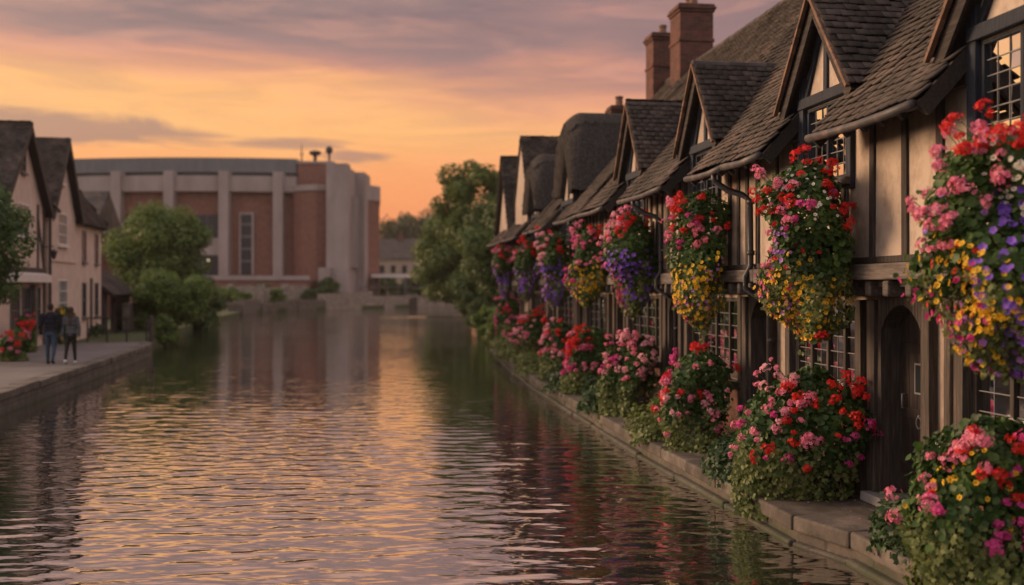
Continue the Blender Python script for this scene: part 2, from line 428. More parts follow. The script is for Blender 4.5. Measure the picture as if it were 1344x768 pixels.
def make_world():
    w = bpy.data.worlds.new('World'); sc.world = w; w.use_nodes = True
    nt = w.node_tree; bg = nt.nodes['Background']
    sky = nt.nodes.new('ShaderNodeTexSky'); sky.sky_type = 'NISHITA'; sky.sun_disc = False
    sky.sun_elevation = SUN_EL; sky.sun_rotation = SUN_AZ
    sky.air_density = 2; sky.dust_density = 4; sky.ozone_density = 1.5
    t = nt.nodes.new('ShaderNodeTexCoord'); D = t.outputs['Generated']
    sp = nt.nodes.new('ShaderNodeSeparateXYZ'); nt.links.new(D, sp.inputs[0])
    x, y, z = sp.outputs
    az = math_(nt, 'ARCTAN2', x, y)                                  # 0 ahead, minus to the left
    mp = nt.nodes.new('ShaderNodeMapping'); mp.inputs['Scale'].default_value = (2.0, 2.0, 15); mp.inputs['Rotation'].default_value = (0, R(4), 0); nt.links.new(D, mp.inputs[0])
    f = noise(nt, mp.outputs[0], 1.6, 7, .58, .5)
    mp2 = nt.nodes.new('ShaderNodeMapping'); mp2.inputs['Scale'].default_value = (4.2, 4.2, 30); mp2.inputs['Location'].default_value = (3.1, 1.7, .4); nt.links.new(D, mp2.inputs[0])
    f2 = noise(nt, mp2.outputs[0], 1.5, 6, .6, .6)
    ze = math_(nt, 'ADD', z, math_(nt, 'MULTIPLY', math_(nt, 'SUBTRACT', f, .5), math_(nt, 'MULTIPLY', z, .75, clamp=True)))
    ze = math_(nt, 'ADD', ze, math_(nt, 'MULTIPLY', az, .03))       # the veil hangs lower to the right
    grad = ramp(nt, math_(nt, 'MULTIPLY_ADD', ze, .5, .5), [(0, (.05,.045,.04)), (.497, (.16,.10,.08)), (.502, (.72,.225,.11)), (.53, (.84,.27,.105)),
        (.555, (.86,.30,.105)), (.574, (.92,.40,.13)), (.588, (.74,.29,.15)), (.600, (.47,.19,.16)), (.612, (.27,.135,.148)), (.630, (.165,.091,.12)),
        (.656, (.34,.18,.17)), (.684, (.68,.33,.235)), (.73, (.64,.37,.29)), (.80, (.68,.50,.47)), (1, (.72,.66,.76))])
    # rose and slate streaks in the veil
    st = ramp(nt, f2, [(.42, 0.0), (.62, 1.0)]); lowm = ramp(nt, math_(nt, 'MULTIPLY_ADD', z, .5, .5), [(.53, 0.0), (.585, 1.0), (.66, .6), (.75, 0.0)])
    grad = mixc(nt, math_(nt, 'MULTIPLY', math_(nt, 'MULTIPLY', st, lowm), .38), grad, (.25, .14, .15))
    st2 = ramp(nt, f2, [(.36, 1.0), (.5, 0.0)])
    grad = mixc(nt, math_(nt, 'MULTIPLY', math_(nt, 'MULTIPLY', st2, lowm), .30), grad, (.78, .34, .23))
    # warm glow to the left, rosier to the right
    g = ramp(nt, math_(nt, 'MULTIPLY_ADD', az, .5, .5), [(.22, 1.0), (.42, .75), (.56, 0.0)])
    band = ramp(nt, math_(nt, 'MULTIPLY_ADD', z, .5, .5), [(.545, 0.0), (.572, 1.0), (.60, 0.0)])
    col = mixc(nt, math_(nt, 'MULTIPLY', math_(nt, 'MULTIPLY', g, band), .4), grad, (1.0, .55, .19))
    rosy = ramp(nt, math_(nt, 'MULTIPLY_ADD', az, .5, .5), [(.44, 0.0), (.62, 1.0)])
    col = mixc(nt, math_(nt, 'MULTIPLY', math_(nt, 'MULTIPLY', rosy, ramp(nt, z, [(.12, 1.0), (.2, 0.0)])), .35), col, (.66, .28, .19))
    # long violet-grey cloud bars low on the left
    def bar(a0, z0, aw, zw, amt, col):
        da = math_(nt, 'DIVIDE', math_(nt, 'SUBTRACT', az, a0), aw); dz = math_(nt, 'DIVIDE', math_(nt, 'SUBTRACT', z, z0), zw)
        r2 = math_(nt, 'ADD', math_(nt, 'MULTIPLY', da, da), math_(nt, 'MULTIPLY', dz, dz))
        k = math_(nt, 'ADD', math_(nt, 'SUBTRACT', .8, math_(nt, 'MULTIPLY', r2, math_(nt, 'MULTIPLY_ADD', r2, .12, .75))), math_(nt, 'MULTIPLY', math_(nt, 'SUBTRACT', f2, .5), 3.2))
        return mixc(nt, math_(nt, 'MULTIPLY', ramp(nt, k, [(.15, 0.0), (.75, 1.0)]), amt), col, (.30, .155, .145))
    col = bar(-.405, .136, .16, .017, .85, col)
    col = bar(-.20, .131, .065, .008, .75, col)
    col = bar(-.15, .122, .05, .007, .75, col)
    # behind the camera the dusk sky is a soft lilac
    back = ramp(nt, math_(nt, 'MULTIPLY_ADD', y, .5, .5), [(.25, 1.0), (.62, 0.0)])
    up = ramp(nt, math_(nt, 'MULTIPLY_ADD', z, .5, .5), [(.498, 0.0), (.52, 1.0)])
    col = mixc(nt, math_(nt, 'MULTIPLY', math_(nt, 'MULTIPLY', back, up), .85), col, (.84, .72, .72))
    # the physical sky shows faintly through the cloud
    ns = nt.nodes.new('ShaderNodeVectorMath'); ns.operation = 'SCALE'; ns.inputs['Scale'].default_value = .2; nt.links.new(sky.outputs[0], ns.inputs[0])
    m = nt.nodes.new('ShaderNodeVectorMath'); m.operation = 'SCALE'; m.inputs['Scale'].default_value = 7.8; nt.links.new(col, m.inputs[0])
    ad = nt.nodes.new('ShaderNodeVectorMath'); ad.operation = 'ADD'; nt.links.new(ns.outputs[0], ad.inputs[0]); nt.links.new(m.outputs[0], ad.inputs[1])
    nt.links.new(ad.outputs[0], bg.inputs[0]); bg.inputs[1].default_value = .1
make_world()

sc.view_settings.view_transform = 'Standard'; sc.view_settings.look = 'None'; sc.view_settings.exposure = .45; sc.view_settings.gamma = 1
sc.render.engine = 'CYCLES'
sc.cycles.use_denoising = True; sc.cycles.max_bounces = 6; sc.cycles.transparent_max_bounces = 8; sc.cycles.volume_bounces = 0
sc.cycles.sample_clamp_indirect = 6; sc.cycles.caustics_reflective = False; sc.cycles.caustics_refractive = False

def px(x, y, Zc):
    """world point seen at photograph pixel (x, y) at distance Zc - used for far things only"""
    return Vector(((x-672)/FPX*Zc, Zc, CAMZ - (y-378)/FPX*Zc))

# ------------------------------------------------------------------ frames
ROW = Frame((5.72, 0, 0), R(98.01))                 # u away along the right-hand row, o towards the river
LEFT = Frame((-10.9, 0, 0), math.atan2(-.985, .1724))   # u towards the camera, o towards the river
T = lambda Z: Z/.9902
QZ = .5; PZ = .65

# ------------------------------------------------------------------ ground, water
def land(name, pts, z0, z1, mat):
    mb = MB(); mb.prism([(x, y, z0) for x, y in pts], (0, 0, z1-z0)); return mb
right_edge = []
for Z, o in ((-40, .95), (5, .95), (10.4, .97), (11.2, 1.2), (17, 1.28), (28, 1.15), (34, .9), (41, .5)):
    p = ROW.pt(T(Z), o, 0); right_edge.append((p.x, p.y))
right_edge += [(-1.0, 53), (-2.1, 70), (-3.7, 97), (-5.7, 122), (-6.8, 140), (-6.4, 157.5)]
left_edge = [(-1.6, -40), (-7.6, 5), (-10.6, 22.2), (-12.45, 33), (-13.4, 38.2), (-14.05, 41.6), (-14.8, 43.6), (-16.4, 48), (-21.5, 74), (-26.5, 104), (-26.8, 116), (-22.6, 129), (-18, 138), (-12, 149), (-6.5, 158)]
g = MB()
g.prism([(x, y, -1.6) for x, y in right_edge] + [(1500, 1500, -1.6), (1500, -1500, -1.6), (right_edge[0][0], -1500, -1.6)], (0, 0, 1.6+.42))
g.prism([(x, y, -1.6) for x, y in left_edge] + [(1500, 1500, -1.6), (-1500, 1500, -1.6), (-1500, -1500, -1.6), (left_edge[0][0], -1500, -1.6)], (0, 0, 1.6+.55))
g.poly([(-1500, -1500, -1.5), (1500, -1500, -1.5), (1500, 1500, -1.5), (-1500, 1500, -1.5)])
tag(g.build('ground', M['ground']), kind='structure')

def m_water():
    m, nt, bs, out = newmat('river_water')
    bs.inputs['Base Color'].default_value = (.026, .027, .022, 1); bs.inputs['Roughness'].default_value = .03
    bs.inputs['IOR'].default_value = 2.0; bs.inputs['Specular IOR Level'].default_value = .5
    a = noise(nt, coords(nt, (.55, 1.5, 1), rot=(0, 0, R(5))), 4.0, 2, .5, .3)
    c = noise(nt, coords(nt, (1, 1, 1)), .07, 2, .5)
    bump(nt, bs, math_(nt, 'MULTIPLY', a, ramp(nt, c, [(.35, .5), (.65, 1.2)])), 1.0, .012)
    gl = nt.nodes.new('ShaderNodeBsdfGlossy'); gl.inputs['Roughness'].default_value = .03; gl.inputs['Color'].default_value = (.95, .93, .9, 1)
    nt.links.new(bs.inputs['Normal'].links[0].from_socket, gl.inputs['Normal'])
    mx = nt.nodes.new('ShaderNodeMixShader'); mx.inputs[0].default_value = .56
    nt.links.new(bs.outputs[0], mx.inputs[1]); nt.links.new(gl.outputs[0], mx.inputs[2]); nt.links.new(mx.outputs[0], out.inputs[0])
    return m
M['water'] = m_water()
WZ = .2
def river():
    ys = [3.0]
    while ys[-1] < 165: ys.append(ys[-1] + max(.045, .0040*ys[-1]))
    ys = np.array(ys); xs = np.arange(-31, 7.0, .08)
    X, Y = np.meshgrid(xs, ys); Zz = np.zeros_like(X); dy = np.gradient(ys)[:, None]
    r = np.random.default_rng(11)
    # slow patches of calm and ruffled water
    pat = .72 + .42*np.sin(X*.21+1+.8*np.sin(Y*.05))*np.sin(Y*.13+.6*np.sin(X*.17)) + .15*np.sin(Y*.47+X*.3)
    pat = np.clip(pat, .25, 1.3) * (1 + 1.2*np.exp(-((Y-100)/5.0)**2))
    for k in range(84):
        wl = float(r.choice([.2, .22, .25, .28, .32, .36, .42, .52, .7]))*r.uniform(.85, 1.2)
        th = r.normal(0, .78); kx, ky = math.sin(th)*2*PI/wl, math.cos(th)*2*PI/wl
        slope = .0150*(1.0 if wl < .7 else .55); A = slope*wl/(2*PI)
        fade = np.clip((wl*abs(math.cos(th))/(dy*2.2)-1), 0, 1)*np.clip(wl/abs(math.sin(th)+1e-6)/.22-1, 0, 1)
        env = .6+.8*np.sin(X*r.uniform(.1, .7)+r.uniform(0, 6))*np.sin(Y*r.uniform(.1, .7)+r.uniform(0, 6))
        ph = kx*X+ky*Y+r.uniform(0, 6.28)+.5*np.sin(X*r.uniform(.5, 1.4)+Y*.3)
        Zz += A*fade*env*(np.sin(ph)+.25*np.sin(2*ph+.6))
    Zz = Zz*pat*np.clip(.62+(Y-7)*.03, .62, 1)*(1+.5*np.clip((Y-15)/45, 0, 1)) + WZ
    # a streak of wind-ruffled water across the far reach
    gust = np.exp(-((Y-97-.12*(X+10))/2.6)**2)*np.exp(-((X+9.5)/5.5)**4)
    for k in range(10):
        wl = r.uniform(1.1, 2.0); th = r.normal(0, .45)
        Zz += gust*.034*wl/(2*PI)*np.sin((math.sin(th)*X+math.cos(th)*Y)*2*PI/wl+r.uniform(0, 6))
    V = np.stack([X, Y, Zz], -1).reshape(-1, 3); nx = len(xs); ny = len(ys)
    I = (np.arange(ny-1)[:, None]*nx + np.arange(nx-1)[None]).ravel()
    F = np.stack([I, I+1, I+1+nx, I+nx], 1)
    w = tri_mesh('water', V, F, M['water'], smooth=True); tag(w, kind='structure')
river()
w = MB(); w.poly([(-40, -60, WZ-.03), (25, -60, WZ-.03), (25, 3.2, WZ-.03), (-40, 3.2, WZ-.03)])
tag(w.build('water', M['water']), kind='structure')

# left path, kerb, wall
def strip(mb, edge, off0, off1, z0, z1):
    """solid ribbon along a polyline, offset to its left side (inland for the left bank)"""
    P = [Vector((x, y, 0)) for x, y in edge]; nrm = []
    for i in range(len(P)):
        d = (P[min(i+1, len(P)-1)] - P[max(i-1, 0)]).normalized(); nrm.append(Vector((-d.y, d.x, 0)))
    for i in range(len(P)-1):
        a, b = P[i]+nrm[i]*off0, P[i+1]+nrm[i+1]*off0; c, d = P[i+1]+nrm[i+1]*off1, P[i]+nrm[i]*off1
        mb.hexa([(q.x, q.y, z0) for q in (a, b, c, d)] + [(q.x, q.y, z1) for q in (a, b, c, d)])
    return mb
path_edge = [e for e in left_edge if e[1] < 44]
mb = MB(); strip(mb, path_edge, .38, 9.0, .56, PZ)
tag(mb.build('path', M['path']), kind='structure')
def resample(edge, step):
    out = []; 
    for (x0, y0), (x1, y1) in zip(edge[:-1], edge[1:]):
        L = math.hypot(x1-x0, y1-y0); n = max(1, int(L/step))
        out += [(x0+(x1-x0)*i/n, y0+(y1-y0)*i/n) for i in range(n)]
    return out + [edge[-1]]
def coping(edge, w, z0, z1, step, over=.05):
    mb = MB(); pts = resample(edge, step)
    for (x0, y0), (x1, y1) in zip(pts[:-1], pts[1:]):
        d = Vector((x1-x0, y1-y0, 0)); L = d.length; d.normalize(); n = Vector((-d.y, d.x, 0))
        a = Vector((x0, y0, 0)); g_ = .006; dz = random.uniform(-.012, .012); dn = random.uniform(-.015, .015)
        q = [a+d*g_-n*(over+dn), a+d*(L-g_)-n*(over+dn), a+d*(L-g_)+n*w, a+d*g_+n*w]
        mb.hexa([(p.x, p.y, z0) for p in q] + [(p.x, p.y, z1+dz) for p in q])
    return mb
kerb = coping(path_edge, .40, .52, .69, .85).build('kerb', M['stone'], bevel=.02); tag(kerb, kind='structure')
mb = MB(); strip(mb, resample(path_edge, 2.0), -.012, .3, -1.2, .52)
tag(mb.build('retaining_wall', M['quay_wall']), 'mossy stone retaining wall holding up the riverside path', 'wall')

# right quay
qedge = [e for e in right_edge if 4 < e[1] < 45]
mb = MB(); 
qe = resample(qedge, 1.6)[::-1]
strip(mb, qe, -.01, .35, -1.2, .34)
tag(mb.build('quay_wall', M['quay_wall']), 'dark algae-stained stone quay wall under the flower planters', 'wall')
lg = coping(qedge[::-1], .30, .1, .245, 1.7, .10).build('quay_ledge', M['quay_wall'], bevel=.03); tag(lg, kind='structure')
qs = coping(qedge[::-1], .62, .34, QZ, 1.15, .06).build('quay', M['stone'], bevel=.025); tag(qs, kind='structure')
mb = MB()
for Z in np.arange(4.5, 41, .78):
    for a, b in ((-.1, .32), (.33, .80)):
        mb.box(T(Z)+.004, T(Z+.78)-.004, a, b, .40, QZ-.004+random.uniform(-.004, .004))
tag(mb.build('quay_paving', M['stone'], frame=ROW, bevel=.008), kind='structure')

# ------------------------------------------------------------------ tiles
def tiles(P0, A, U, Nn, L, S, cull=None, gauge=.114, w=.17, sag=.03, length=.19):
    P0, A, U, Nn = (np.array(v, float) for v in (P0, A, U, Nn))
    nr = int(S/gauge)+1; nc = int(L/w)+1
    r, c = np.meshgrid(np.arange(nr), np.arange(nc), indexing='ij'); r = r.ravel(); c = c.ravel()
    a = (c + .5*(r % 2))*w; k = a < L + .06; r, a = r[k], a[k]
    s_ = r*gauge
    P = P0 + a[:, None]*A + s_[:, None]*U
    if cull is not None:
        k = ~cull(P + .06*U); P, a, s_ = P[k], a[k], s_[k]
    n = len(P)
    lift = sag*(np.sin(a*.9+1.3)*np.sin(s_*1.1+.4) + .5*np.sin(a*2.3+s_*1.7)) + rng.normal(0, .004, n)
    P = P + lift[:, None]*Nn + (rng.normal(0, .002, n)[:, None])*A + (rng.normal(0, .005, n)[:, None])*U
    sk = rng.normal(0, .014, n)[:, None]; tl = rng.normal(0, .012, n)[:, None]
    Ax = A + sk*U + tl*Nn; Ux = U - sk*A
    h = w*.4975
    xl = np.maximum(-h, -a-.01)[:, None]; xr = np.minimum(h, L-a+.01)[:, None]
    tv = [(xl, 0, .030), (xr, 0, .030), (xr, 0, .052), (xl, 0, .052), (xl, length, .0), (xr, length, .0), (xr, length, .016), (xl, length, .016)]
    V = np.stack([P + x*Ax + y*Ux + z*Nn for x, y, z in tv], 1)
    q = np.array([(0,1,2,3), (3,2,6,7), (1,5,6,2), (0,3,7,4), (0,4,5,1)])
    F = q[None] + (np.arange(n)*8)[:, None, None]
    return V.reshape(-1, 3), F.reshape(-1, 4)

EO, EZ, SL = .75, 4.55, 1.107
zmain = lambda o: EZ + (EO-o)*SL

def leaded(mb, u0, u1, z0, z1, o, lights, cols, rows, fw=.055, depth=.06, lead=None):
    """casement frame bars in mb, lead cames in lead"""
    mb.box(u0, u1, o-depth, o, z0, z0+fw); mb.box(u0, u1, o-depth, o, z1-fw, z1)
    W = (u1-u0)/lights
    for i in range(lights+1):
        c = u0+W*i; c = min(max(c, u0+fw/2), u1-fw/2)
        mb.box(c-fw/2, c+fw/2, o-depth, o+.004, z0+fw, z1-fw)
    for i in range(lights):
        a, b = u0+W*i+fw*.7, u0+W*(i+1)-fw*.7
        for k in range(1, cols): x = a+(b-a)*k/cols; lead.box(x-.0045, x+.0045, o-.036, o-.022, z0+fw, z1-fw)
        for k in range(1, rows):
            zz = z0+fw+(z1-z0-2*fw)*k/rows; lead.box(a, b, o-.037, o-.021, zz-.0045, zz+.0045)
def add_window(par, u0, u1, z0, z1, o, lights, cols, rows, curtain=True, fw=.055, mat='blue_timber', lab=None):
    f, l = MB(), MB(); leaded(f, u0, u1, z0, z1, o, lights, cols, rows, fw, .07, l)
    win = f.build('window', M[mat], par, bevel=.006)
    if lab: win['label'] = lab
    l.build('lead_cames', M['lead'], win)
    pm = MB(); W = (u1-u0)/lights
    for i in range(lights):
        for k in range(cols):
            for q in range(rows):
                a, b = u0+W*i+W*k/cols, u0+W*i+W*(k+1)/cols; c, d = z0+.03+(z1-z0-.06)*q/rows, z0+.03+(z1-z0-.06)*(q+1)/rows
                tx, tz = random.gauss(0, .018)*(b-a)/2, random.gauss(0, .02)*(d-c)/2; y = o-.030
                pm.poly([(a, y-tx-tz, c), (b, y+tx-tz, c), (b, y+tx+tz, d), (a, y-tx+tz, d)])
    pm.build('pane', M['glass'], win)
    if curtain:
        n = int((u1-u0)/.035); V = []
        mb = MB()
        for side in ((u0+.03, u0+(u1-u0)*.46), (u0+(u1-u0)*.52, u1-.03)):
            k = int((side[1]-side[0])/.03); base = len(mb.v)
            for i in range(k+1):
                x = side[0]+(side[1]-side[0])*i/k; y = o-.085+.02*math.sin(i*1.5+math.sin(i*.37)*2)
                mb.v += [(x, y, z0+.02), (x+.004*math.sin(i), y, z1-.02)]
            for i in range(k): mb.f.append((base+2*i, base+2*i+2, base+2*i+3, base+2*i+1))
        mb.build('curtain', M['curtain'], win, smooth=True)
    return win

def thatch_hood(par, tc, hw, zf, zr, of, ob, name='thatched_roof'):
    na, no = 44, 22; V = []
    def prof(x, f):
        drop = .38*max(0, 1-f*5)**1.6                      # half-hipped front end
        return tc-hw*x*(1-.06*max(0, 1-f*8)), zr-drop-(zr-drop-zf)*abs(x)**1.75
    for i in range(no+1):
        f = i/no; o = of + (ob-of)*f
        for k in range(na+1):
            x = 1-2*k/na; u_, z_ = prof(x, f)
            z_ += .02*math.sin(9*x+f*23)+random.gauss(0, .014); V.append((u_+random.gauss(0, .010), o+(random.gauss(0, .015) if i == 0 else 0), z_))
    def tri(k): x = 1-2*k/na; return tc-.66*x, zf-.05+.95*(1-abs(x))
    n1 = len(V)
    for k in range(na+1): u_, z_ = tri(k); V.append((u_, of-.10, z_))
    n2 = len(V)
    for k in range(na+1): u_, z_ = tri(k); V.append((u_, of-.8, z_))
    mb = MB(); mb.v = V; w_ = na+1
    for i in range(no):
        for k in range(na): mb.f.append((i*w_+k, i*w_+k+1, (i+1)*w_+k+1, (i+1)*w_+k))
    for k in range(na):
        mb.f.append((k+1, k, n1+k, n1+k+1)); mb.f.append((n1+k+1, n1+k, n2+k, n2+k+1))
    h = mb.build(name, M['thatch'], par, smooth=True)
    # ridge cap with a scalloped lower edge
    c = MB(); m_ = 40
    for s_ in (-1, 1):
        base = len(c.v)
        for i in range(m_+1):
            f = .03+.97*i/m_; o = of+(ob-of)*f; e = .30+.05*abs(math.sin(i*PI/4))
            for q, lift in ((0, .085), (.16, .08), (e, .065), (e+.01, -.02)):
                u_, z_ = prof(s_*q, f); c.v.append((u_, o, z_+lift))
        for i in range(m_):
            for q in range(3):
                a = base+i*4+q; f_ = (a, a+1, a+5, a+4); c.f.append(f_ if s_ > 0 else f_[::-1])
    c.build('thatch_ridge', M['thatch_ridge'], par)
    return h

def tile_roof_pair(tc, hw, zf, zr, of, ob, cull):
    """two slopes of a cross gable"""
    dz = zr-zf; L = math.hypot(hw, dz); out = []
    for s_ in (-1, 1):
        U = np.array([-s_*hw, 0, dz])/L; Nn = np.array([s_*dz, 0, hw])/L
        out.append(tiles((tc+s_*(hw+.02), of, zf-.02), (0, -1, 0), U, Nn, of-ob, L-.02, cull, sag=.012))
    return join(out)

def dormer(par, tc, hw, wh, zf, zr, of=.5, wo=.3, wz=(4.08, 5.02), kind='tile', lights=2, cols=3, rows=6, gm='plaster', ob=None):
    if ob is None: ob = EO-(zr-EZ)/SL-.25
    dz = zr-zf; L = math.hypot(hw, dz)
    # gable triangle + cheeks
    mb = MB(); zt = zr-dz/hw*.06-.07; zw = zr-dz*wh/hw-.07
    mb.prism([(tc-wh, wo-.1, 5.0), (tc+wh, wo-.1, 5.0), (tc+wh, wo-.1, zw), (tc, wo-.1, zt), (tc-wh, wo-.1, zw)], (0, .1, 0))
    for s_ in (-1, 1):
        b = EO-(zf-EZ)/SL
        mb.prism([(tc+s_*wh, wo-.1, 4.5), (tc+s_*wh, wo-.1, zw), (tc+s_*wh, b-.4, zw)], (-s_*.08, 0, 0))
    d = mb.build('dormer', M[gm], par)
    t = MB()
    t.beam((tc-wh-.05, wo+.03, 5.08), (tc+wh+.05, wo+.03, 5.08), .13, .09, (0,1,0), .006)
    t.beam((tc, wo+.012, 5.14), (tc, wo+.012, zt-.02), .085, .05, (0,1,0), .004)
    for s_ in (-1, 1):
        t.beam((tc+s_*wh, wo-.02, 3.95), (tc+s_*wh, wo-.02, zw+.02), .13, .15, (0,1,0), .006)
        t.beam((tc+s_*(wh-.05), wo+.014, 5.1), (tc+s_*.03, wo+.014, zt-.05), .09, .05, (0,1,0), .004)
    t.build('timber_frame', M['blue_timber'], d, bevel=.008)
    if kind == 'tile':
        V, F = tile_roof_pair(tc, hw, zf, zr, of+.03, ob, lambda P: P[:, 2] < zmain(P[:, 1])-.05)
        tri_mesh('roof_tiles', V, F, M['tile'], d)
        b = MB(); e = MB(); s2 = MB()
        for s_ in (-1, 1):
            N_ = Vector((s_*dz, 0, hw))/L
            p = Vector((tc+s_*(hw+.04), 0, zf-.04*dz/hw)); q = Vector((tc, 0, zr))
            P = p-N_*.09; Q = q-N_*.09
            b.beam((P.x, of-.03, P.z), (Q.x, of-.03, Q.z), .15, .035, (0,1,0), .003)
            n = int(L/.1)
            for i in range(n):
                a = p+(q-p)*(i/n); c = p+(q-p)*((i+.985)/n)
                e.beam((a.x-N_.x*.0, of+.035, a.z+.015), (c.x, of+.035, c.z+.015), .04, .05, (0,1,0), .002)
            # roof boarding under the tiles
            a, c = p-N_*.03, q-N_*.03
            s2.prism([(a.x, of-.02, a.z), (c.x, of-.02, c.z), (c.x, ob, c.z), (a.x, ob, a.z)], (-N_.x*.05, 0, -N_.z*.05))
        b.build('bargeboard', M['timber_u'], d); e.build('verge_tiles', M['lit_edge_and_pot'], d); s2.build('roof_boarding', M['soffit'], d)
        r = MB(); n = int((of-ob)/.3)
        for i in range(n):
            o = of+.04-(i)*.3
            if zmain(o-.2) > zr+.05: break
            r.tube([(tc, o, zr+.0), (tc, o-.31, zr-.006)], [.075, .07], 8)
        r.build('ridge_tiles', M['tile'], d)
    else:
        h = thatch_hood(d, tc, hw, zf, zr, of, ob)
    add_window(par, tc-wh+.07, tc+wh-.07, wz[0], wz[1], wo+.0, lights, cols, rows, fw=.05)
    s = MB(); s.box(tc-wh-.06, tc+wh+.06, wo-.08, wo+.12, wz[0]-.09, wz[0], .004)
    s.build('window_sill', M['grey_timber'], par, bevel=.01)
    return d

def chimney(par, u, o, z0, z1, w_, d_, pots=1):
    mb = MB(); mb.box(u-w_/2, u+w_/2, o-d_/2, o+d_/2, z0, z1-.28)
    for i, (e, h) in enumerate(((.035, .07), (.07, .075), (.035, .07))):
        zz = z1-.28+sum((.07, .075, .07)[:i]); mb.box(u-w_/2-e, u+w_/2+e, o-d_/2-e, o+d_/2+e, zz+.001, zz+h-.001)
    mb.box(u-w_/2-.03, u+w_/2+.03, o-d_/2-.03, o+d_/2+.03, z0+.55*(z1-z0), z0+.55*(z1-z0)+.08)
    c = mb.build('chimney', M['brick'], par, bevel=.012)
    for i in range(pots):
        x = u+(i-(pots-1)/2)*.34
        MB().lathe((x, o, z1-.07), [(.13, 0), (.12, .05), (.10, .22), (.12, .25), (.12, .30), (.085, .30)], 12).build('chimney_pot', M['lit_edge_and_pot'], c, smooth=False)
    return c

ROOM = [0]
def house(label, Za, Zb, dormers=(), lower=(), doors=(), studs=.42, ridge=(-3.0, None), plain_upper=None, chim=(), pipes=(), upper_holes=(), gm='plaster'):
    ua, ub = T(Za), T(Zb)
    h = thing('timber_framed_house', ROW, ((ua+ub)/2, -3, QZ), label, 'house', 'timber-framed houses in the riverside row')
    # --- upper wall
    holes = [(T(z0)+0, T(z1)+0, a, b) for z0, z1, a, b in upper_holes]
    for d in dormers: holes.append((T(d[0])-d[2]+.02, T(d[0])+d[2]-.02, 4.06, 5.05))
    MB().holed(ua, ub, 3.1, 5.02, .18, .30, holes).build('upper_wall', M[gm], h)
    # --- frame: studs
    f = MB(); u = ua+.12; k = 0
    while u < ub-.05:
        w_ = random.uniform(.075, .12)
        segs = [(3.1, 4.86)]
        for a, b, c, d in holes:
            if a-.12 < u < b+.12: segs = [(3.1, c-.02)]
        for a, b in segs:
            f.beam((u, .305, a), (u+random.uniform(-.02, .02), .305, b), w_, .05, (0, 1, 0), .007)
        u += studs*random.uniform(.85, 1.15)*(1.0 if plain_upper is None else plain_upper)
        k += 1
    x = ua+.003
    for a, b, c, d in sorted(holes)+[(ub-.003, ub+9, 0, 0)]:
        if a > x: f.box(x, min(a-.06, ub-.003) if a < ub-.01 else ub-.003, .285, .345, 4.66, 4.82, .004)
        x = b+.06
    f.box(ua+.003, ub-.003, .29, .338, 3.11, 3.18, .002)
    f.build('timber_frame', M['timber'], h, bevel=.008)
    # --- jetty
    j = MB(); n = max(1, int((ub-ua)/2.7))
    for i in range(n):
        j.box(ua+(ub-ua)*i/n+.004, ua+(ub-ua)*(i+1)/n-.004, .12, .42+random.uniform(-.01, .02), 2.925+random.uniform(-.01, .01), 3.105, .006)
    j.build('jetty_beam', M['grey_timber'], h, bevel=.018)
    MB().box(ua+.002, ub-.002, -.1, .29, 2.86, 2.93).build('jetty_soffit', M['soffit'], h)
    u = ua+.2; jm = None
    while u < ub-.1:
        if jm is None:
            q = MB(); q.box(u-.055, u+.055, .02, .40, 2.76, 2.92, .006); jm = q.build('joist_end', M['grey_timber'], h, bevel=.02); u_first = u
        else:
            c = jm.copy(); COL.objects.link(c); c.parent = h; c.location = (u-u_first, random.uniform(-.03, .02), 0); ORG[c.name] = ORG[jm.name]
        u += random.uniform(.38, .46)
    # --- lower wall
    lh = [(T(a), T(b), 1.46, 2.70) for a, b in lower] + [(T(a), T(b), .52, 2.755) for a, b in doors]
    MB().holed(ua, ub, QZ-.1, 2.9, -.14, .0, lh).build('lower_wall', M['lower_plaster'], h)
    f = MB(); br = MB()
    f.box(ua+.003, ub-.003, -.02, .07, 2.76, 2.86, .003)
    edges = sorted([e for a, b in lower for e in (T(a), T(b))] + [e for a, b in doors for e in (T(a), T(b))])
    for e in edges:
        isd = any(abs(e-T(x)) < 1e-6 for d in doors for x in d)
        s_ = 1 if any(abs(e-T(x[1])) < 1e-6 for x in list(lower)+list(doors)) else -1
        c = e+s_*.08
        f.beam((c, .03, QZ), (c+random.uniform(-.01, .01), .03, 2.72), .16, .13, (0, 1, 0), .008)
    sp = [ua+.08]+edges+[ub-.08]
    for a, b in zip(sp[:-1], sp[1:]):
        if any(abs(a-x[0]) < 1e-6 and abs(b-x[1]) < 1e-6 for x in lh): continue
        if b-a > .45:
            k = max(1, int((b-a)/.6))
            for i in range(1, k+1):
                c = a+(b-a)*i/(k+1)
                f.beam((c, .012, QZ+.05), (c+random.uniform(-.02, .02), .012, 2.72), random.uniform(.09, .15), .06, (0, 1, 0), .008)
    f.build('timber_frame', M['brown_timber'], h, bevel=.01)
    for a, b in lower:
        MB().box(T(a)+.003, T(b)-.003, -.02, .045, QZ-.05, 1.33).build('brick_plinth', M['brick'], h)
        add_window(h, T(a)+.0, T(b)-.0, 1.46, 2.70, -.01, 4, 2, 6, fw=.06, mat='timber')
        MB().box(T(a)-.1, T(b)+.1, -.04, .2, 1.345, 1.455, .006).build('window_sill', M['grey_timber'], h, bevel=.015)
    for a, b in doors: add_door(h, T(a), T(b))
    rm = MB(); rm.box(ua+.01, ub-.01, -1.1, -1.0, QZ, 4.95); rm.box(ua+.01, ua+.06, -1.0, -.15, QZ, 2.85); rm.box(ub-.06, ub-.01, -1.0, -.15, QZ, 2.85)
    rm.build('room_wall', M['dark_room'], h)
    # --- roof
    ro = ridge[0]; rz = zmain(ro) if ridge[1] is None else ridge[1]
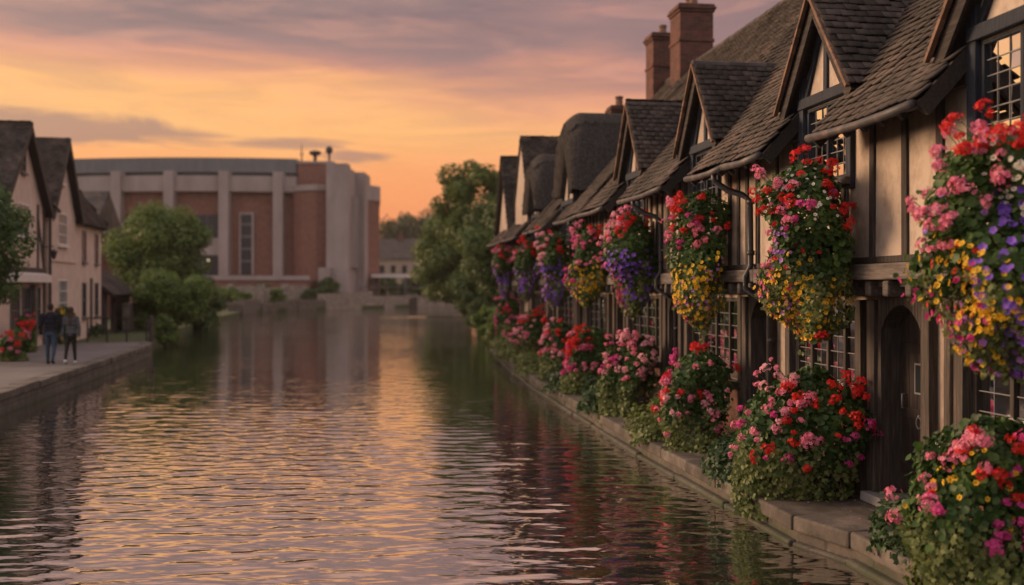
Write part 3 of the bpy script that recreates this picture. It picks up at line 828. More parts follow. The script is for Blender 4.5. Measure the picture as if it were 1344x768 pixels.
    Sv = np.array([0, ro-EO, rz-EZ]); S = np.linalg.norm(Sv); U = Sv/S; Nn = np.array([0, U[2], -U[1]])
    def cull(P):
        c = np.zeros(len(P), bool)
        for d in dormers:
            du = np.abs(P[:, 0]-T(d[0]))
            c |= (du < d[2]+.10) & (P[:, 1] > .22)
            c |= (du < d[1]) & (P[:, 1] <= d[5]-.1) & (P[:, 2] < d[4]-(d[4]-d[3])/d[1]*du-.06)
        return c
    V, F = tiles((ua, EO+.06, EZ-.04), (1, 0, 0), U, Nn, ub-ua, S, cull)
    rf = tri_mesh('roof', V, F, M['tile'], h)
    sl_ = MB(); cuts = [(T(d[0])-d[2]-.08, T(d[0])+d[2]+.08) for d in dormers]
    x = ua+.002
    segs = []
    for a, b in sorted(cuts)+[(ub-.002, 1e9)]:
        if a > x: segs.append((x, min(a, ub-.002)))
        x = max(x, b)
    dn = np.array(Nn)*.09
    def slab(u0, u1, o0, o1):
        z0 = EZ+(o0-EO)/(ro-EO)*(rz-EZ)-.02; z1 = EZ+(o1-EO)/(ro-EO)*(rz-EZ)-.02
        sl_.prism([(u0, o0, z0), (u1, o0, z0), (u1, o1, z1), (u0, o1, z1)], tuple(-dn))
    for a, b in segs: slab(a, b, EO, .2)
    slab(ua+.002, ub-.002, .2, ro)
    sl_.prism([(ua+.002, ro, rz-.02), (ub-.002, ro, rz-.02), (ub-.002, 2*ro-.6, zmain(EO)-.0), (ua+.002, 2*ro-.6, zmain(EO))], (0, 0, -.1))
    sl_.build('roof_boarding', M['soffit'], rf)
    rd = MB(); n = int((ub-ua)/.33)
    for i in range(n):
        a = ua+(ub-ua)*i/n; rd.tube([(a, ro, rz+.01+random.uniform(-.01, .01)), (a+.335, ro, rz+.02)], [.11, .10], 8)
    rd.build('ridge_tiles', M['tile'], rf)
    bk = MB(); bk.box(ua, ub, 2*ro-.2, 2*ro, QZ, EZ-.1)
    for uu in (ua, ub-.12): bk.prism([(uu, -.14, QZ), (uu, 2*ro, QZ), (uu, 2*ro, EZ-.1), (uu, ro, rz-.22), (uu, .18, 4.9), (uu, .18, 2.93), (uu, -.14, 2.93)], (.12, 0, 0))
    bk.build('rear_wall', M[gm], h)
    # gutters + rafters per eave segment
    for a, b in segs:
        if b-a < .5: continue
        gt = MB(); rt = MB()
        n = max(2, int((b-a)/.5)); pts = []
        for i in range(n+1): pts.append((a+(b-a)*i/n, EO+.105, EZ-.075-.03*math.sin(i/n*PI)+random.uniform(-.006, .006)))
        gt.tube(pts, .045, 8)
        x = a+.1
        while x < b-.05:
            rt.beam((x, .25, zmain(.25)-.17), (x, EO-.03, zmain(EO-.03)-.15), .07, .08, (0, 0, 1)); x += .38
        for e in (a, b):
            rt.beam((e, .2, zmain(.2)-.1), (e, EO+.02, zmain(EO+.02)-.1), .05, .15, (0, 0, 1))
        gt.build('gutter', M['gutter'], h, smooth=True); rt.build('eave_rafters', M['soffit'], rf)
    for d in dormers: dormer(h, T(d[0]), d[1], d[2], d[3], d[4], d[5], kind=d[6], gm=gm, lights=d[7] if len(d) > 7 else 2)
    for c in chim: chimney(h, *c)
    for z in pipes:
        u = T(z); p = MB(); p.tube([(u, EO+.09, EZ-.1), (u, EO+.08, EZ-.22), (u-.08, EO-.1, EZ-.36), (u-.2, .5, EZ-.42), (u-.24, .4, EZ-.5), (u-.24, .39, 3.15), (u-.24, .47, 3.0), (u-.24, .47, 2.85), (u-.24, .12, 2.6), (u-.24, .1, QZ+.05)], .042, 10)
        for zz in (4.0, 3.3, 2.1, 1.0): p.tube([(u-.24, .39 if zz > 3 else .1, zz), (u-.24, .39 if zz > 3 else .1, zz+.06)], .055, 10)
        p.build('downpipe', M['iron'], h, smooth=True)
    return h

def add_door(par, a, b):
    f = MB(); z0, z1 = .60, 2.752; w_ = b-a
    # frame: jambs + arched head
    f.box(a, a+.09, -.28, .05, z0, z1); f.box(b-.09, b, -.28, .05, z0, z1)
    n = 14; sp = 2.4; rise = .27
    arch = [(a+.09+(w_-.18)*i/n, sp+rise*math.sin(PI*i/n)**.75) for i in range(n+1)]
    for (x0, y0), (x1, y1) in zip(arch[:-1], arch[1:]):
        f.hexa([(x0, -.28, y0), (x1, -.28, y1), (x1, .045, y1), (x0, .045, y0), (x0, -.28, z1), (x1, -.28, z1), (x1, .045, z1), (x0, .045, z1)])
    fr = f.build('door_frame', M['timber'], par, bevel=.006)
    d = MB(); k = 5
    for i in range(k):
        x0 = a+.09+(w_-.18)*i/k+.004; x1 = a+.09+(w_-.18)*(i+1)/k-.004
        d.box(x0, x1, -.24+random.uniform(-.003, .003), -.19, z0+.02, 2.7)
    for zz in (.85, 1.45, 2.15): d.box(a+.1, b-.1, -.195, -.178, zz, zz+.11)
    dr = d.build('door', M['door_wood'], par, bevel=.005)
    m = (a+b)/2
    q = MB(); q.box(m-.1, m+.1, -.18, -.168, 1.72, 1.74); q.box(m-.1, m+.1, -.18, -.168, 2.03, 2.05); q.box(m-.1, m-.08, -.18, -.168, 1.74, 2.03); q.box(m+.08, m+.1, -.18, -.168, 1.74, 2.03)
    q.build('viewing_grille', M['lead'], dr)
    MB().box(m-.08, m+.08, -.185, -.174, 1.74, 2.03).build('viewing_pane', M['dark_glass'], dr)
    t = MB()
    for i in range(16):
        t.tube([(m+.05*math.sin(2*PI*i/16), -.165, 1.42+.06*math.cos(2*PI*i/16)), (m+.05*math.sin(2*PI*(i+1)/16), -.165, 1.42+.06*math.cos(2*PI*(i+1)/16))], .009, 6)
    t.ell((m, -.168, 1.485), (.022, .02, .022), 8, 6); t.build('knocker', M['lead'], dr, smooth=True)
    hd = MB(); hd.tube([(b-.2, -.19, 1.55), (b-.2, -.14, 1.55), (b-.2, -.14, 1.70), (b-.2, -.19, 1.70)], .011, 8); hd.build('handle', M['lead'], dr, smooth=True)
    MB().box(a-.1, b+.1, -.3, .2, QZ-.003, .605, .006).build('doorstep', M['step_stone'], par, bevel=.015)

# dormers: (Z centre, roof half width, wall half width, foot z, ridge z, front overhang o, kind)
house('nearest timber-framed house with wide tiled dormer and arched door beside the brightest hanging basket', 6.2, 14.5,
      [(8.5, 1.3, .95, 4.95, 6.55, .52, 'tile', 3), (12.45, .97, .64, 5.04, 6.25, .5, 'tile')],
      [(7.6, 10.0), (12.2, 14.05)], [(10.75, 11.75)], studs=.62)
house('timber-framed house with twin tiled dormers and black downpipe, tall brick chimneys rising behind', 14.5, 24.1,
      [(16.8, .95, .62, 5.05, 6.35, .5, 'tile'), (21.0, .95, .62, 5.1, 6.45, .5, 'tile')],
      [(16.0, 18.5), (20.2, 22.6)], [(14.85, 15.65), (19.0, 19.8), (23.0, 23.8)], studs=.36, pipes=(14.9, 19.3))
house('timber-framed house with a rounded dark thatched dormer below two brick chimneys', 24.1, 31.0,
      [(27.9, 1.5, .75, 5.3, 7.35, .52, 'thatch')],
      [(24.5, 26.8), (28.3, 30.6)], [(27.2, 27.9)], studs=.36, pipes=(25.2,),
      chim=((T(27.9), -3.0, 8.0, 10.35, .9, .9, 2), (T(30.6), -3.0, 7.9, 10.25, .8, .8, 1), (T(30.6), -1.7, 6.8, 8.15, .55, .55, 1)))
h4 = house('far timber-framed house with a thatched hood in front of a steep tiled gable', 31.0, 37.0,
      [(33.0, 1.35, .7, 5.2, 6.9, .6, 'thatch')], [(33.6, 35.4)], [(31.5, 32.2)], studs=.36, ridge=(-1.9, None))
h5 = house('farthest house of the row ending in a pale plastered gable by the trees', 37.0, 41.5,
      [], [(37.9, 39.5)], [(40.2, 40.9)], studs=.36, ridge=(-1.9, None), gm='plaster_pale')
def big_gable(par, Zc, hw, zf, zr, of, ob, wall=None, gm='plaster_pale'):
    tc = T(Zc)
    V, F = tile_roof_pair(tc, hw, zf, zr, of, ob, lambda P: P[:, 2] < EZ-.5)
    g_ = tri_mesh('gable_roof', V, F, M['tile'], par)
    s2 = MB(); L = math.hypot(hw, zr-zf)
    for s_ in (-1, 1):
        N_ = Vector((s_*(zr-zf), 0, hw))/L
        s2.prism([(tc+s_*hw, of-.03, zf-.06), (tc, of-.03, zr-.06), (tc, ob, zr-.06), (tc+s_*hw, ob, zf-.06)], (-N_.x*.08, 0, -N_.z*.08))
    s2.build('roof_boarding', M['soffit'], g_)
    w_ = MB(); w_.prism([(tc-hw+.2, .33, 4.6), (tc+hw-.2, .33, 4.6), (tc+hw-.2, .33, zf+.1), (tc, .33, zr-.25), (tc-hw+.2, .33, zf+.1)], (0, .08, 0))
    w_.build('gable_wall', M[gm], par)
big_gable(h4, 35.6, 1.5, 5.6, 7.85, .45, -3.2)
big_gable(h5, 39.5, 1.95, 4.9, 7.65, .6, -3.2)

# ------------------------------------------------------------------ flowers
def bumpf(seed):
    r = np.random.default_rng(seed); k = r.integers(1, 6, 7); l = r.uniform(2, 11, 7); p = r.uniform(0, 6.28, (7, 2)); a = r.uniform(.05, .12, 7)
    return lambda ph, h: 1+sum(a[i]*np.sin(k[i]*ph+p[i, 0])*np.sin(l[i]*h+p[i, 1])*1.6 for i in range(7))
PROF_HANG = ([0, .04, .12, .3, .5, .68, .85, 1], [.15, .5, .8, 1.0, 1.0, .88, .68, .25])
PROF_NEAR = ([0, .04, .12, .3, .5, .68, .85, 1], [.3, .75, .98, 1.06, 1.0, .96, .85, .4], 0)
PROF_MOUND = ([0, .05, .15, .32, .5, .68, .85, 1], [.15, .55, .85, 1.0, .97, .9, .86, .74])

def bloom_plant(name, frame, base, label, cat, group, u0, o0, ztop, H, rad, prof, blooms, nleaf, seed, omin, su=-1, lean=0.0, ivy_from=.6, zmin=.05, leaf_s=.06, squash=.9, holder='basket', wall_o=.32):
    t = thing(name, frame, base, label, cat, group)
    r = np.random.default_rng(seed); bf = bumpf(seed)
    if len(prof) == 2: prof = (prof[0], np.array(prof[1])*(r.uniform(.78, 1.2, len(prof[1])) if holder == 'basket' else np.concatenate([r.uniform(.82, 1.15, 4), r.uniform(.98, 1.15, len(prof[1])-4)])))
    sw = r.uniform(-.2, .2, 2)*rad; sp_ = r.uniform(0, 6.28, 2); dip = r.uniform(-.05, .09)
    def surf(ph, h, k=1.0):
        rr = rad*np.interp(h, *prof)*bf(ph, h)*k
        P = np.stack([u0 + sw[0]*np.sin(4.2*h+sp_[0]) + su*rr*np.cos(ph), o0 + sw[1]*np.sin(3.8*h+sp_[1]) + lean*h**1.5 + squash*rr*np.sin(ph), ztop - h*H - dip*np.sin(2*ph+sp_[0])*(1-h)], 1)
        P[:, 1] = np.maximum(P[:, 1], omin + .01*np.random.default_rng(1).random(len(P)))
        return P
    def nrm(ph, h):
        return np.stack([su*np.cos(ph), np.sin(ph), .65-1.0*h], 1)
    # leaves
    n = nleaf; h = r.beta(1.15, 1.1, n); ph = r.uniform(-PI, PI, n)
    k = 1-np.abs(r.normal(0, .16, n)); sp = r.random(n) < .07; k[sp] += r.uniform(.02, .16, sp.sum())
    P = surf(ph, h, k) + r.normal(0, .015, (n, 3))
    Nn = nrm(ph, h) + r.normal(0, .55, (n, 3)); Nn[:, 2] += .35
    ok = P[:, 2] > zmin; P, Nn, h = P[ok], Nn[ok], h[ok]
    iv = r.random(len(P)) < np.clip((h-ivy_from)/.18+.5, 0, .94)
    V, F = scatter(*ROUND_LEAF, P[~iv], Nn[~iv], leaf_s*r.uniform(.7, 1.35, (~iv).sum()))
    tri_mesh('foliage', V, F, M['leaf'], t, frame)
    if iv.sum():
        # trailing strands
        ns = int((28 if holder == 'basket' else 80)*rad/.6); SP = []
        for i in range(ns):
            a = r.uniform(-1.2, 2.0); h0 = r.uniform(ivy_from-.15, .9); m = int(r.integers(8, 18)); L = r.uniform(.12, .42)
            hh = h0 + np.linspace(0, L/H, m); q = surf(np.full(m, a)+np.cumsum(r.normal(0, .03, m)), np.minimum(hh, 1.0), 1.04)
            q[:, 2] = ztop - hh*H; SP.append(q + r.normal(0, .02, (m, 3)))
        SP = np.concatenate(SP); SP = SP[SP[:, 2] > zmin]
        PP = np.concatenate([P[iv], SP]); NN = np.concatenate([Nn[iv], np.stack([su*.7+r.normal(0, .5, len(SP)), .6+r.normal(0, .5, len(SP)), .4+r.normal(0, .4, len(SP))], 1)])
        V, F = scatter(*IVY_LEAF, PP, NN, leaf_s*.95*r.uniform(.6, 1.3, len(PP)))
        tri_mesh('trailing_leaves', V, F, M['ivy'], t, frame)
    stalks = MB()
    bins = {}
    for (mat, kind, cnt, p0, p1, h0, h1, s_) in blooms:
        if kind == 'head':
            cnt = int(cnt*1.35) if cnt > 3 else cnt; out = []
            ph = np.radians(r.uniform(p0, p1, cnt)); hh = r.uniform(h0, h1, cnt)
            for i in range(1, cnt):
                if r.random() < .45: q = r.integers(0, i); ph[i] = ph[q]+r.normal(0, .17); hh[i] = np.clip(hh[q]+r.normal(0, .045), 0, 1)
            C = surf(ph, hh, 1.0); Nc = nrm(ph, hh) + r.normal(0, .3, (cnt, 3)); Nc[:, 2] += .35; Nc /= np.linalg.norm(Nc, axis=1, keepdims=True)
            ext = r.uniform(.02, .11, cnt) + (hh < .12)*r.uniform(0, .12, cnt)
            B = C.copy(); C = C + Nc*ext[:, None] + np.array([0, 0, .04])*(hh < .35)[:, None]
            for i in range(cnt):
                if C[i, 2] < zmin+.05: continue
                rr = s_*float(np.clip(r.lognormal(-.78, .32), .2, .78)); nf = int(np.clip(90*rr*r.uniform(.35, .62)/s_*1.1, 7, 46)); flat = r.uniform(.55, 1.0)
                d = r.normal(0, 1, (nf, 3)); d /= np.linalg.norm(d, axis=1, keepdims=True)
                d += Nc[i]*.75; d /= np.linalg.norm(d, axis=1, keepdims=True)
                out.append(scatter(*FLORET, C[i]+d*(rr*r.uniform(.6, 1.12, nf))[:, None]*np.array([1, 1, flat]), d+r.normal(0, .3, (nf, 3)), .33*s_*r.uniform(.75, 1.2, nf)))
                if ext[i] > .03: stalks.tube([B[i]-Nc[i]*.05, (B[i]+C[i])/2+np.array([0, 0, .01]), C[i]], .0035, 4, False)
            if out: bins.setdefault(mat, []).extend(out)
        else:
            tv = TRUMPET if kind == 'trumpet' else DAISY; cnt = int(cnt*1.25)
            nc = max(1, cnt//4); cp = r.uniform(p0, p1, nc); ch = r.uniform(h0, h1, nc); w = r.integers(0, nc, cnt)
            ph = np.radians(cp[w]+r.normal(0, 14, cnt)); hh = np.clip(ch[w]+r.normal(0, .06, cnt), .02, .99)
            C = surf(ph, hh, 1.03+r.uniform(0, .07, cnt)); Nc = nrm(ph, hh)+r.normal(0, .35, (cnt, 3)); Nc[:, 2] += .15
            ok = C[:, 2] > zmin
            bins.setdefault(mat, []).append(scatter(*tv, C[ok], Nc[ok], s_*r.uniform(.8, 1.2, ok.sum())))
    NM = {'red': 'red_blossoms', 'pink': 'pink_blossoms', 'pale_pink': 'pale_pink_blossoms', 'magenta': 'magenta_blossoms', 'purple': 'purple_blossoms', 'mauve': 'mauve_blossoms', 'yellow': 'yellow_blossoms', 'white': 'white_blossoms'}
    for mat, parts in bins.items():
        V, F = join(parts); tri_mesh(NM[mat], V, F, M[mat], t, frame)
    if stalks.f: stalks.build('flower_stalks', M['stem'], t)  # thin stalks that carry the raised flower heads
    if holder == 'basket':
        b = MB(); zc = ztop-.42*H
        b.lathe((u0, o0, zc), [(.02, -.26), (.14, -.22), (.23, -.1), (.26, .02), (.24, .03), (.2, -.02)], 16)
        b.build('basket', M['coir'], t, smooth=True)
        k = MB(); zb = ztop-.12*H
        k.tube([(u0, wall_o+.02, zb-.35), (u0, wall_o+.02, zb+.1)], .016, 6); k.tube([(u0, wall_o+.02, zb), (u0, o0, zb)], .014, 6)
        k.tube([(u0, wall_o+.02, zb-.3), (u0, (wall_o+o0)/2, zb-.1), (u0, o0-.04, zb)], .012, 6)
        k.build('bracket', M['iron'], t)
        for i in range(3):
            a = 2*PI*i/3
            MB().tube([(u0, o0, zb), (u0+.24*math.cos(a), o0+.24*math.sin(a), zc+.02)], .006, 5).build('chain', M['iron'], t)
    elif holder == 'trough':
        b = MB(); zb = base[2]; w_ = rad*.6; d_ = .15
        b.box(u0-w_, u0+w_, o0-d_, o0+d_, zb, zb+.34); b.box(u0-w_-.03, u0+w_+.03, o0-d_-.03, o0+d_+.03, zb+.3, zb+.36)
        b.build('trough', M['brown_timber'], t, bevel=.01)
    elif holder == 'tub':
        b = MB(); zb = base[2]; w_ = rad*.62
        b.prism([(u0-w_*.85, o0-w_*.85, zb), (u0+w_*.85, o0-w_*.85, zb), (u0+w_*.85, o0+w_*.85, zb), (u0-w_*.85, o0+w_*.85, zb)], (0, 0, .46))
        b.box(u0-w_*.92, u0+w_*.92, o0-w_*.92, o0+w_*.92, zb+.4, zb+.47)
        b.build('tub', M['grey_paint'], t, bevel=.01)
    return t

GH = 'hanging flower baskets along the jettied row'
hang = [  # Z, ztop, H, rad, label, blooms (mat, kind, count, phi0, phi1, h0, h1, size), leaves
 (7.98, 3.98, 1.78, .56, 'huge hanging basket with red, white, violet and golden flowers nearest the arched door',
  [('red','head',24,-60,75,.0,.3,.118), ('pink','head',22,0,115,.06,.5,.115), ('magenta','head',7,-40,95,.02,.4,.11), ('pink','head',5,80,125,.15,.5,.11), ('white','daisy',40,0,50,.10,.22,.042),
   ('purple','trumpet',230,-70,58,.3,.98,.06), ('mauve','trumpet',40,0,110,.25,.95,.058), ('yellow','daisy',115,52,104,.48,.9,.052), ('yellow','daisy',16,20,55,.62,.8,.05), ('magenta','trumpet',40,90,130,.62,.99,.055), ('red','daisy',12,60,110,.55,.75,.05)], 6500),
 (11.75, 4.2, 1.92, .50, 'hanging basket of scarlet geraniums above golden flowers, between near dormer windows',
  [('red','head',24,-65,95,.0,.46,.11), ('pink','head',9,40,110,.1,.5,.105), ('magenta','head',6,-10,60,.08,.48,.1), ('white','daisy',30,0,60,.06,.25,.04), ('yellow','daisy',120,20,105,.62,.97,.052), ('yellow','daisy',26,-60,0,.7,.85,.05),
   ('mauve','trumpet',40,40,115,.35,.9,.05), ('pink','head',8,20,115,.3,.62,.085), ('magenta','trumpet',26,70,120,.72,.98,.05), ('red','daisy',14,30,90,.45,.62,.05), ('red','head',2,0,40,.95,1.0,.09)], 6000),
 (15.7, 4.22, 1.95, .43, 'hanging basket with red crown and mostly yellow lower half, beside black downpipe',
  [('red','head',20,-60,95,.0,.3,.115), ('pink','head',13,10,110,.06,.4,.11), ('magenta','head',5,30,110,.2,.55,.1), ('yellow','daisy',170,-50,100,.52,.95,.055), ('mauve','trumpet',20,-20,60,.5,.95,.055), ('magenta','trumpet',34,60,120,.72,1.0,.06)], 4500),
 (19.6, 4.2, 1.85, .46, 'hanging basket red on top with violet band below, under the third tiled dormer',
  [('red','head',17,-70,80,.0,.3,.12), ('pink','head',13,30,115,.05,.55,.115), ('pale_pink','head',8,40,110,.05,.4,.11), ('purple','trumpet',120,-70,80,.42,.85,.075), ('magenta','trumpet',60,60,120,.5,1.0,.07), ('mauve','trumpet',30,20,110,.4,.9,.07)], 3800),
 (23.5, 4.15, 1.7, .42, 'hanging basket mainly pink with small yellow patch, just before the thatched dormer',
  [('red','head',8,-60,60,.0,.25,.12), ('pink','head',22,-50,115,.0,.55,.12), ('magenta','head',10,30,115,.2,.7,.115), ('yellow','daisy',80,-40,60,.45,.9,.065), ('magenta','trumpet',40,60,120,.55,1.0,.07)], 3200),
 (27.4, 4.25, 1.85, .45, 'hanging basket with pale pink side and deep violet lower half beneath the thatched dormer',
  [('red','head',10,-60,90,.0,.3,.125), ('pale_pink','head',18,30,120,.05,.55,.13), ('purple','trumpet',120,-60,100,.42,.95,.085), ('mauve','trumpet',70,40,120,.4,1.0,.085)], 2800),
 (32.3, 4.25, 1.8, .40, 'hanging basket with bright red top over dark violet trails, second farthest of the row',
  [('red','head',16,-70,100,.0,.3,.135), ('pink','head',5,30,110,.1,.35,.12), ('purple','trumpet',60,-60,100,.45,.9,.08), ('mauve','trumpet',50,-60,100,.4,.95,.07), ('white','trumpet',16,-40,60,.5,.9,.05)], 2400),
 (38.0, 4.3, 1.8, .36, 'farthest hanging basket, pink over mauve, in front of the pale end gable',
  [('pink','head',14,-70,110,.0,.4,.14), ('red','head',8,-60,100,.0,.3,.13), ('purple','trumpet',70,-60,110,.5,.95,.09), ('mauve','trumpet',60,-60,110,.45,.95,.09)], 2000),
]
for i, (Z, zt, H, rad, lab, bl, nl) in enumerate(hang):
    o0 = .32+rad*.95; u0 = (Z+.139*o0)/.9902
    bloom_plant('hanging_basket', ROW, (u0, .32, zt-.5*H), lab, 'hanging basket', GH, u0, o0, zt, H, rad, PROF_NEAR if i == 0 else PROF_HANG, bl, nl, 100+i, .37, leaf_s=.062 if i < 3 else .075, ivy_from=.62)

GP = 'geranium planters along the quay ledge'
plant = [ # Z, o, ztop, H, rad
 (8.65, .58, 1.74, 1.42, .57, 'low planter of red, pink and yellow flowers beside the arched door step',
  [('red','head',13,-75,75,.0,.45,.12), ('magenta','head',16,-60,80,.08,.6,.115), ('pink','head',15,30,120,.1,.6,.115), ('yellow','daisy',44,-60,95,.12,.6,.055), ('magenta','head',4,-10,50,.5,.68,.1), ('mauve','daisy',18,-70,-20,.15,.3,.05)], 6500, .2),
 (12.2, .64, 1.86, 1.62, .60, 'tall planter of red and pink geraniums under the four-light leaded window',
  [('red','head',22,-65,75,.0,.4,.115), ('pink','head',26,10,120,.05,.55,.115), ('magenta','head',13,-70,90,.3,.68,.105), ('pale_pink','head',6,30,110,.15,.45,.11), ('red','head',5,-20,60,.4,.62,.1)], 6500, .2),
 (15.75, .68, 1.9, 1.65, .48, 'planter with red geraniums at the top and pink below, third along the quay',
  [('red','head',18,-60,110,.0,.45,.125), ('pink','head',18,-30,115,.1,.6,.12), ('pale_pink','head',6,-30,60,.3,.55,.12), ('magenta','head',6,60,120,.0,.3,.11)], 5000, .18),
 (19.8, .68, 1.9, 1.6, .46, 'planter of almost only pale pink geraniums on the quay ledge',
  [('pale_pink','head',34,-50,120,.0,.48,.13), ('pink','head',18,-10,120,.0,.5,.125), ('magenta','head',5,80,125,.1,.4,.12)], 4200, .18),
 (23.8, .66, 1.95, 1.55, .46, 'planter of dense red and deep pink geraniums beyond the pale pink one',
  [('red','head',26,-60,120,.0,.4,.135), ('pink','head',16,10,120,.1,.6,.13), ('magenta','head',14,0,120,.25,.7,.13)], 3600, .2),
 (27.4, .6, 1.95, 1.55, .42, 'planter mixing red, white and blush geraniums, fifth from the far end of quay',
  [('red','head',16,-60,120,.0,.5,.14), ('pale_pink','head',18,20,120,.0,.5,.14), ('pink','head',10,20,120,.2,.65,.13)], 3000, .15),
 (32.6, .5, 2.15, 1.7, .5, 'planter of pink geraniums with a red tuft, overhanging the narrowing quay',
  [('red','head',16,-80,60,.0,.3,.15), ('pink','head',22,20,120,.1,.6,.15), ('pale_pink','head',8,-60,60,.1,.5,.14)], 2600, .15),
 (38.6, .4, 2.5, 1.95, .46, 'last planter of magenta and pink geraniums at the end of the quay',
  [('magenta','head',16,-60,120,.05,.7,.16), ('pink','head',22,-60,120,.0,.7,.16), ('red','head',8,-60,60,.0,.4,.15)], 2400, .1),
]
for i, (Z, o0, zt, H, rad, lab, bl, nl, lean) in enumerate(plant):
    u0 = (Z+.139*o0)/.9902
    bloom_plant('flower_planter', ROW, (u0, o0, QZ), lab, 'planter', GP, u0, o0, zt, H, rad, PROF_MOUND, bl, nl, 300+i, .12, lean=lean, leaf_s=.066 if i < 3 else .08, ivy_from=.58, holder='trough', zmin=.26, squash=.95)

GI = 'leafy clumps spilling over the quay edge'
def clump(frame, u0, o0, z0, ru, ro, rz, n, label, mat, seed, s_=.085, name='trailing_plant', group=GI, cat='plant', tmpl=IVY_LEAF):
    t = thing(name, frame, (u0, o0, z0), label, cat, group)
    r = np.random.default_rng(seed); bf = bumpf(seed)
    d = r.normal(0, 1, (n, 3)); d /= np.linalg.norm(d, axis=1, keepdims=True); d[:, 2] = np.abs(d[:, 2])*1.1-.25
    k = (1-np.abs(r.normal(0, .18, n)))*bf(np.arctan2(d[:, 1], d[:, 0]), d[:, 2])
    P = np.array([u0, o0, z0+.25*rz]) + d*k[:, None]*np.array([ru, ro, rz]) + r.normal(0, .02, (n, 3))
    P[:, 2] = np.maximum(P[:, 2], .22+.03*r.random(n))
    V, F = scatter(*tmpl, P, d+r.normal(0, .5, (n, 3))+np.array([0, 0, .4]), s_*r.uniform(.6, 1.3, n))
    tri_mesh('foliage', V, F, M[mat], t, frame)
    st = MB()
    for i in range(7):
        a = r.uniform(0, 6.28); st.tube([(u0, o0, z0), (u0+ru*.4*math.cos(a), o0+ro*.4*math.sin(a), z0+rz*.5), (u0+ru*.75*math.cos(a), o0+ro*.75*math.sin(a), z0+rz*.6)], [.012, .008, .004], 5, False)
    st.build('stems', M['stem'], t)
    return t
for i, (Z, o0, ru, ro, rz, n, mat, lab) in enumerate([
    (9.75, .82, .4, .26, .42, 1200, 'ivy_dark', 'dark leafy clump at the water side of the nearest planter'),
    (13.4, 1.05, .55, .38, .55, 1700, 'ivy_dark', 'dark leafy clump spilling onto the quay left of the tall red and pink planter'),
    (16.9, 1.12, .6, .4, .5, 1500, 'ivy', 'pale ivy clump hanging over the coping under the third planter'),
    (20.9, 1.1, .65, .4, .55, 1400, 'ivy_dark', 'bushy green clump over the edge by the pale pink planter'),
    (25.0, 1.05, .8, .35, .5, 1300, 'ivy_dark', 'green clump on the coping by the dense red planter'),
    (30.0, .9, .9, .5, .55, 1300, 'ivy', 'light green clump draped over the quay where it starts to narrow'),
    (35.5, .65, 1.2, .5, .7, 1200, 'ivy', 'yellowish creeper covering the narrow end of the quay')]):
    clump(ROW, T(Z), o0, QZ-.05, ru, ro, rz, n, lab, mat, 500+i, .08 if i < 3 else .1)

n = 420; zz = rng.choice([p[0] for p in plant], n)+rng.normal(0, .75, n); oo = rng.uniform(.05, 1.0, n)
V, F = scatter(*CLUMP_LEAF, np.stack([zz/.9902, oo, np.full(n, QZ+.012)], 1), np.stack([rng.normal(0, .2, n), rng.normal(0, .2, n), np.ones(n)], 1), rng.uniform(.018, .035, n))
tag(tri_mesh('fallen_petals', V, F, M['pink'], None, ROW), 'loose pink petals fallen on the quay stones', None, kind='stuff')
# ------------------------------------------------------------------ trees
def tree(label, base, crown, rad, nclump, nleaf, leaf, mat, seed, trunk_r=.22, name='broadleaf_tree', group='trees along the river', sparse=1.0, cat='tree', tmpl=CLUMP_LEAF, trunk=True):
    bx = Vector(base); c = Vector(crown); r = np.random.default_rng(seed)
    t = thing(name, WORLD, base, label, cat, group)
    d = r.normal(0, 1, (nclump, 3)); d /= np.linalg.norm(d, axis=1, keepdims=True)
    q = r.uniform(.25, 1, nclump)**.5*.82
    C = np.array(c) + d*q[:, None]*np.array(rad)
    cr = np.mean(rad)*r.uniform(.2, .36, nclump)*sparse
    w = r.choice(nclump, nleaf, p=cr**2/np.sum(cr**2))
    e = r.normal(0, 1, (nleaf, 3)); e /= np.linalg.norm(e, axis=1, keepdims=True)
    P = C[w] + e*(cr[w]*(1-np.abs(r.normal(0, .22, nleaf))))[:, None]*np.array([1, 1, .8]) + r.normal(0, leaf*.3, (nleaf, 3))
    ok = P[:, 2] > .22; P, e = P[ok], e[ok]
    V, F = scatter(*tmpl, P, e+r.normal(0, .45, P.shape)+np.array([0, 0, .45]), leaf*r.uniform(.6, 1.35, len(P)))
    tri_mesh('crown', V, F, M[mat], t)
    tb = MB(); top = c + Vector((0, 0, rad[2]*.2)); mid = (bx+top)/2 + Vector((r.normal(0, .15), r.normal(0, .15), 0))
    tb.tube([bx-Vector((0, 0, .2)), bx+Vector((0, 0, .4)), mid, top], [trunk_r*1.35, trunk_r, trunk_r*.7, trunk_r*.2], 9)
    for i in range(min(10, nclump)):
        a = bx.lerp(top, r.uniform(.35, .75)); b = Vector(C[i]); m_ = a.lerp(b, .5)+Vector((0, 0, .1*rad[2]))
        tb.tube([a, m_, b], [trunk_r*.4, trunk_r*.25, trunk_r*.08], 6)
    tb.build('trunk', M['bark'], t, smooth=True)
    return t
GZ = .42
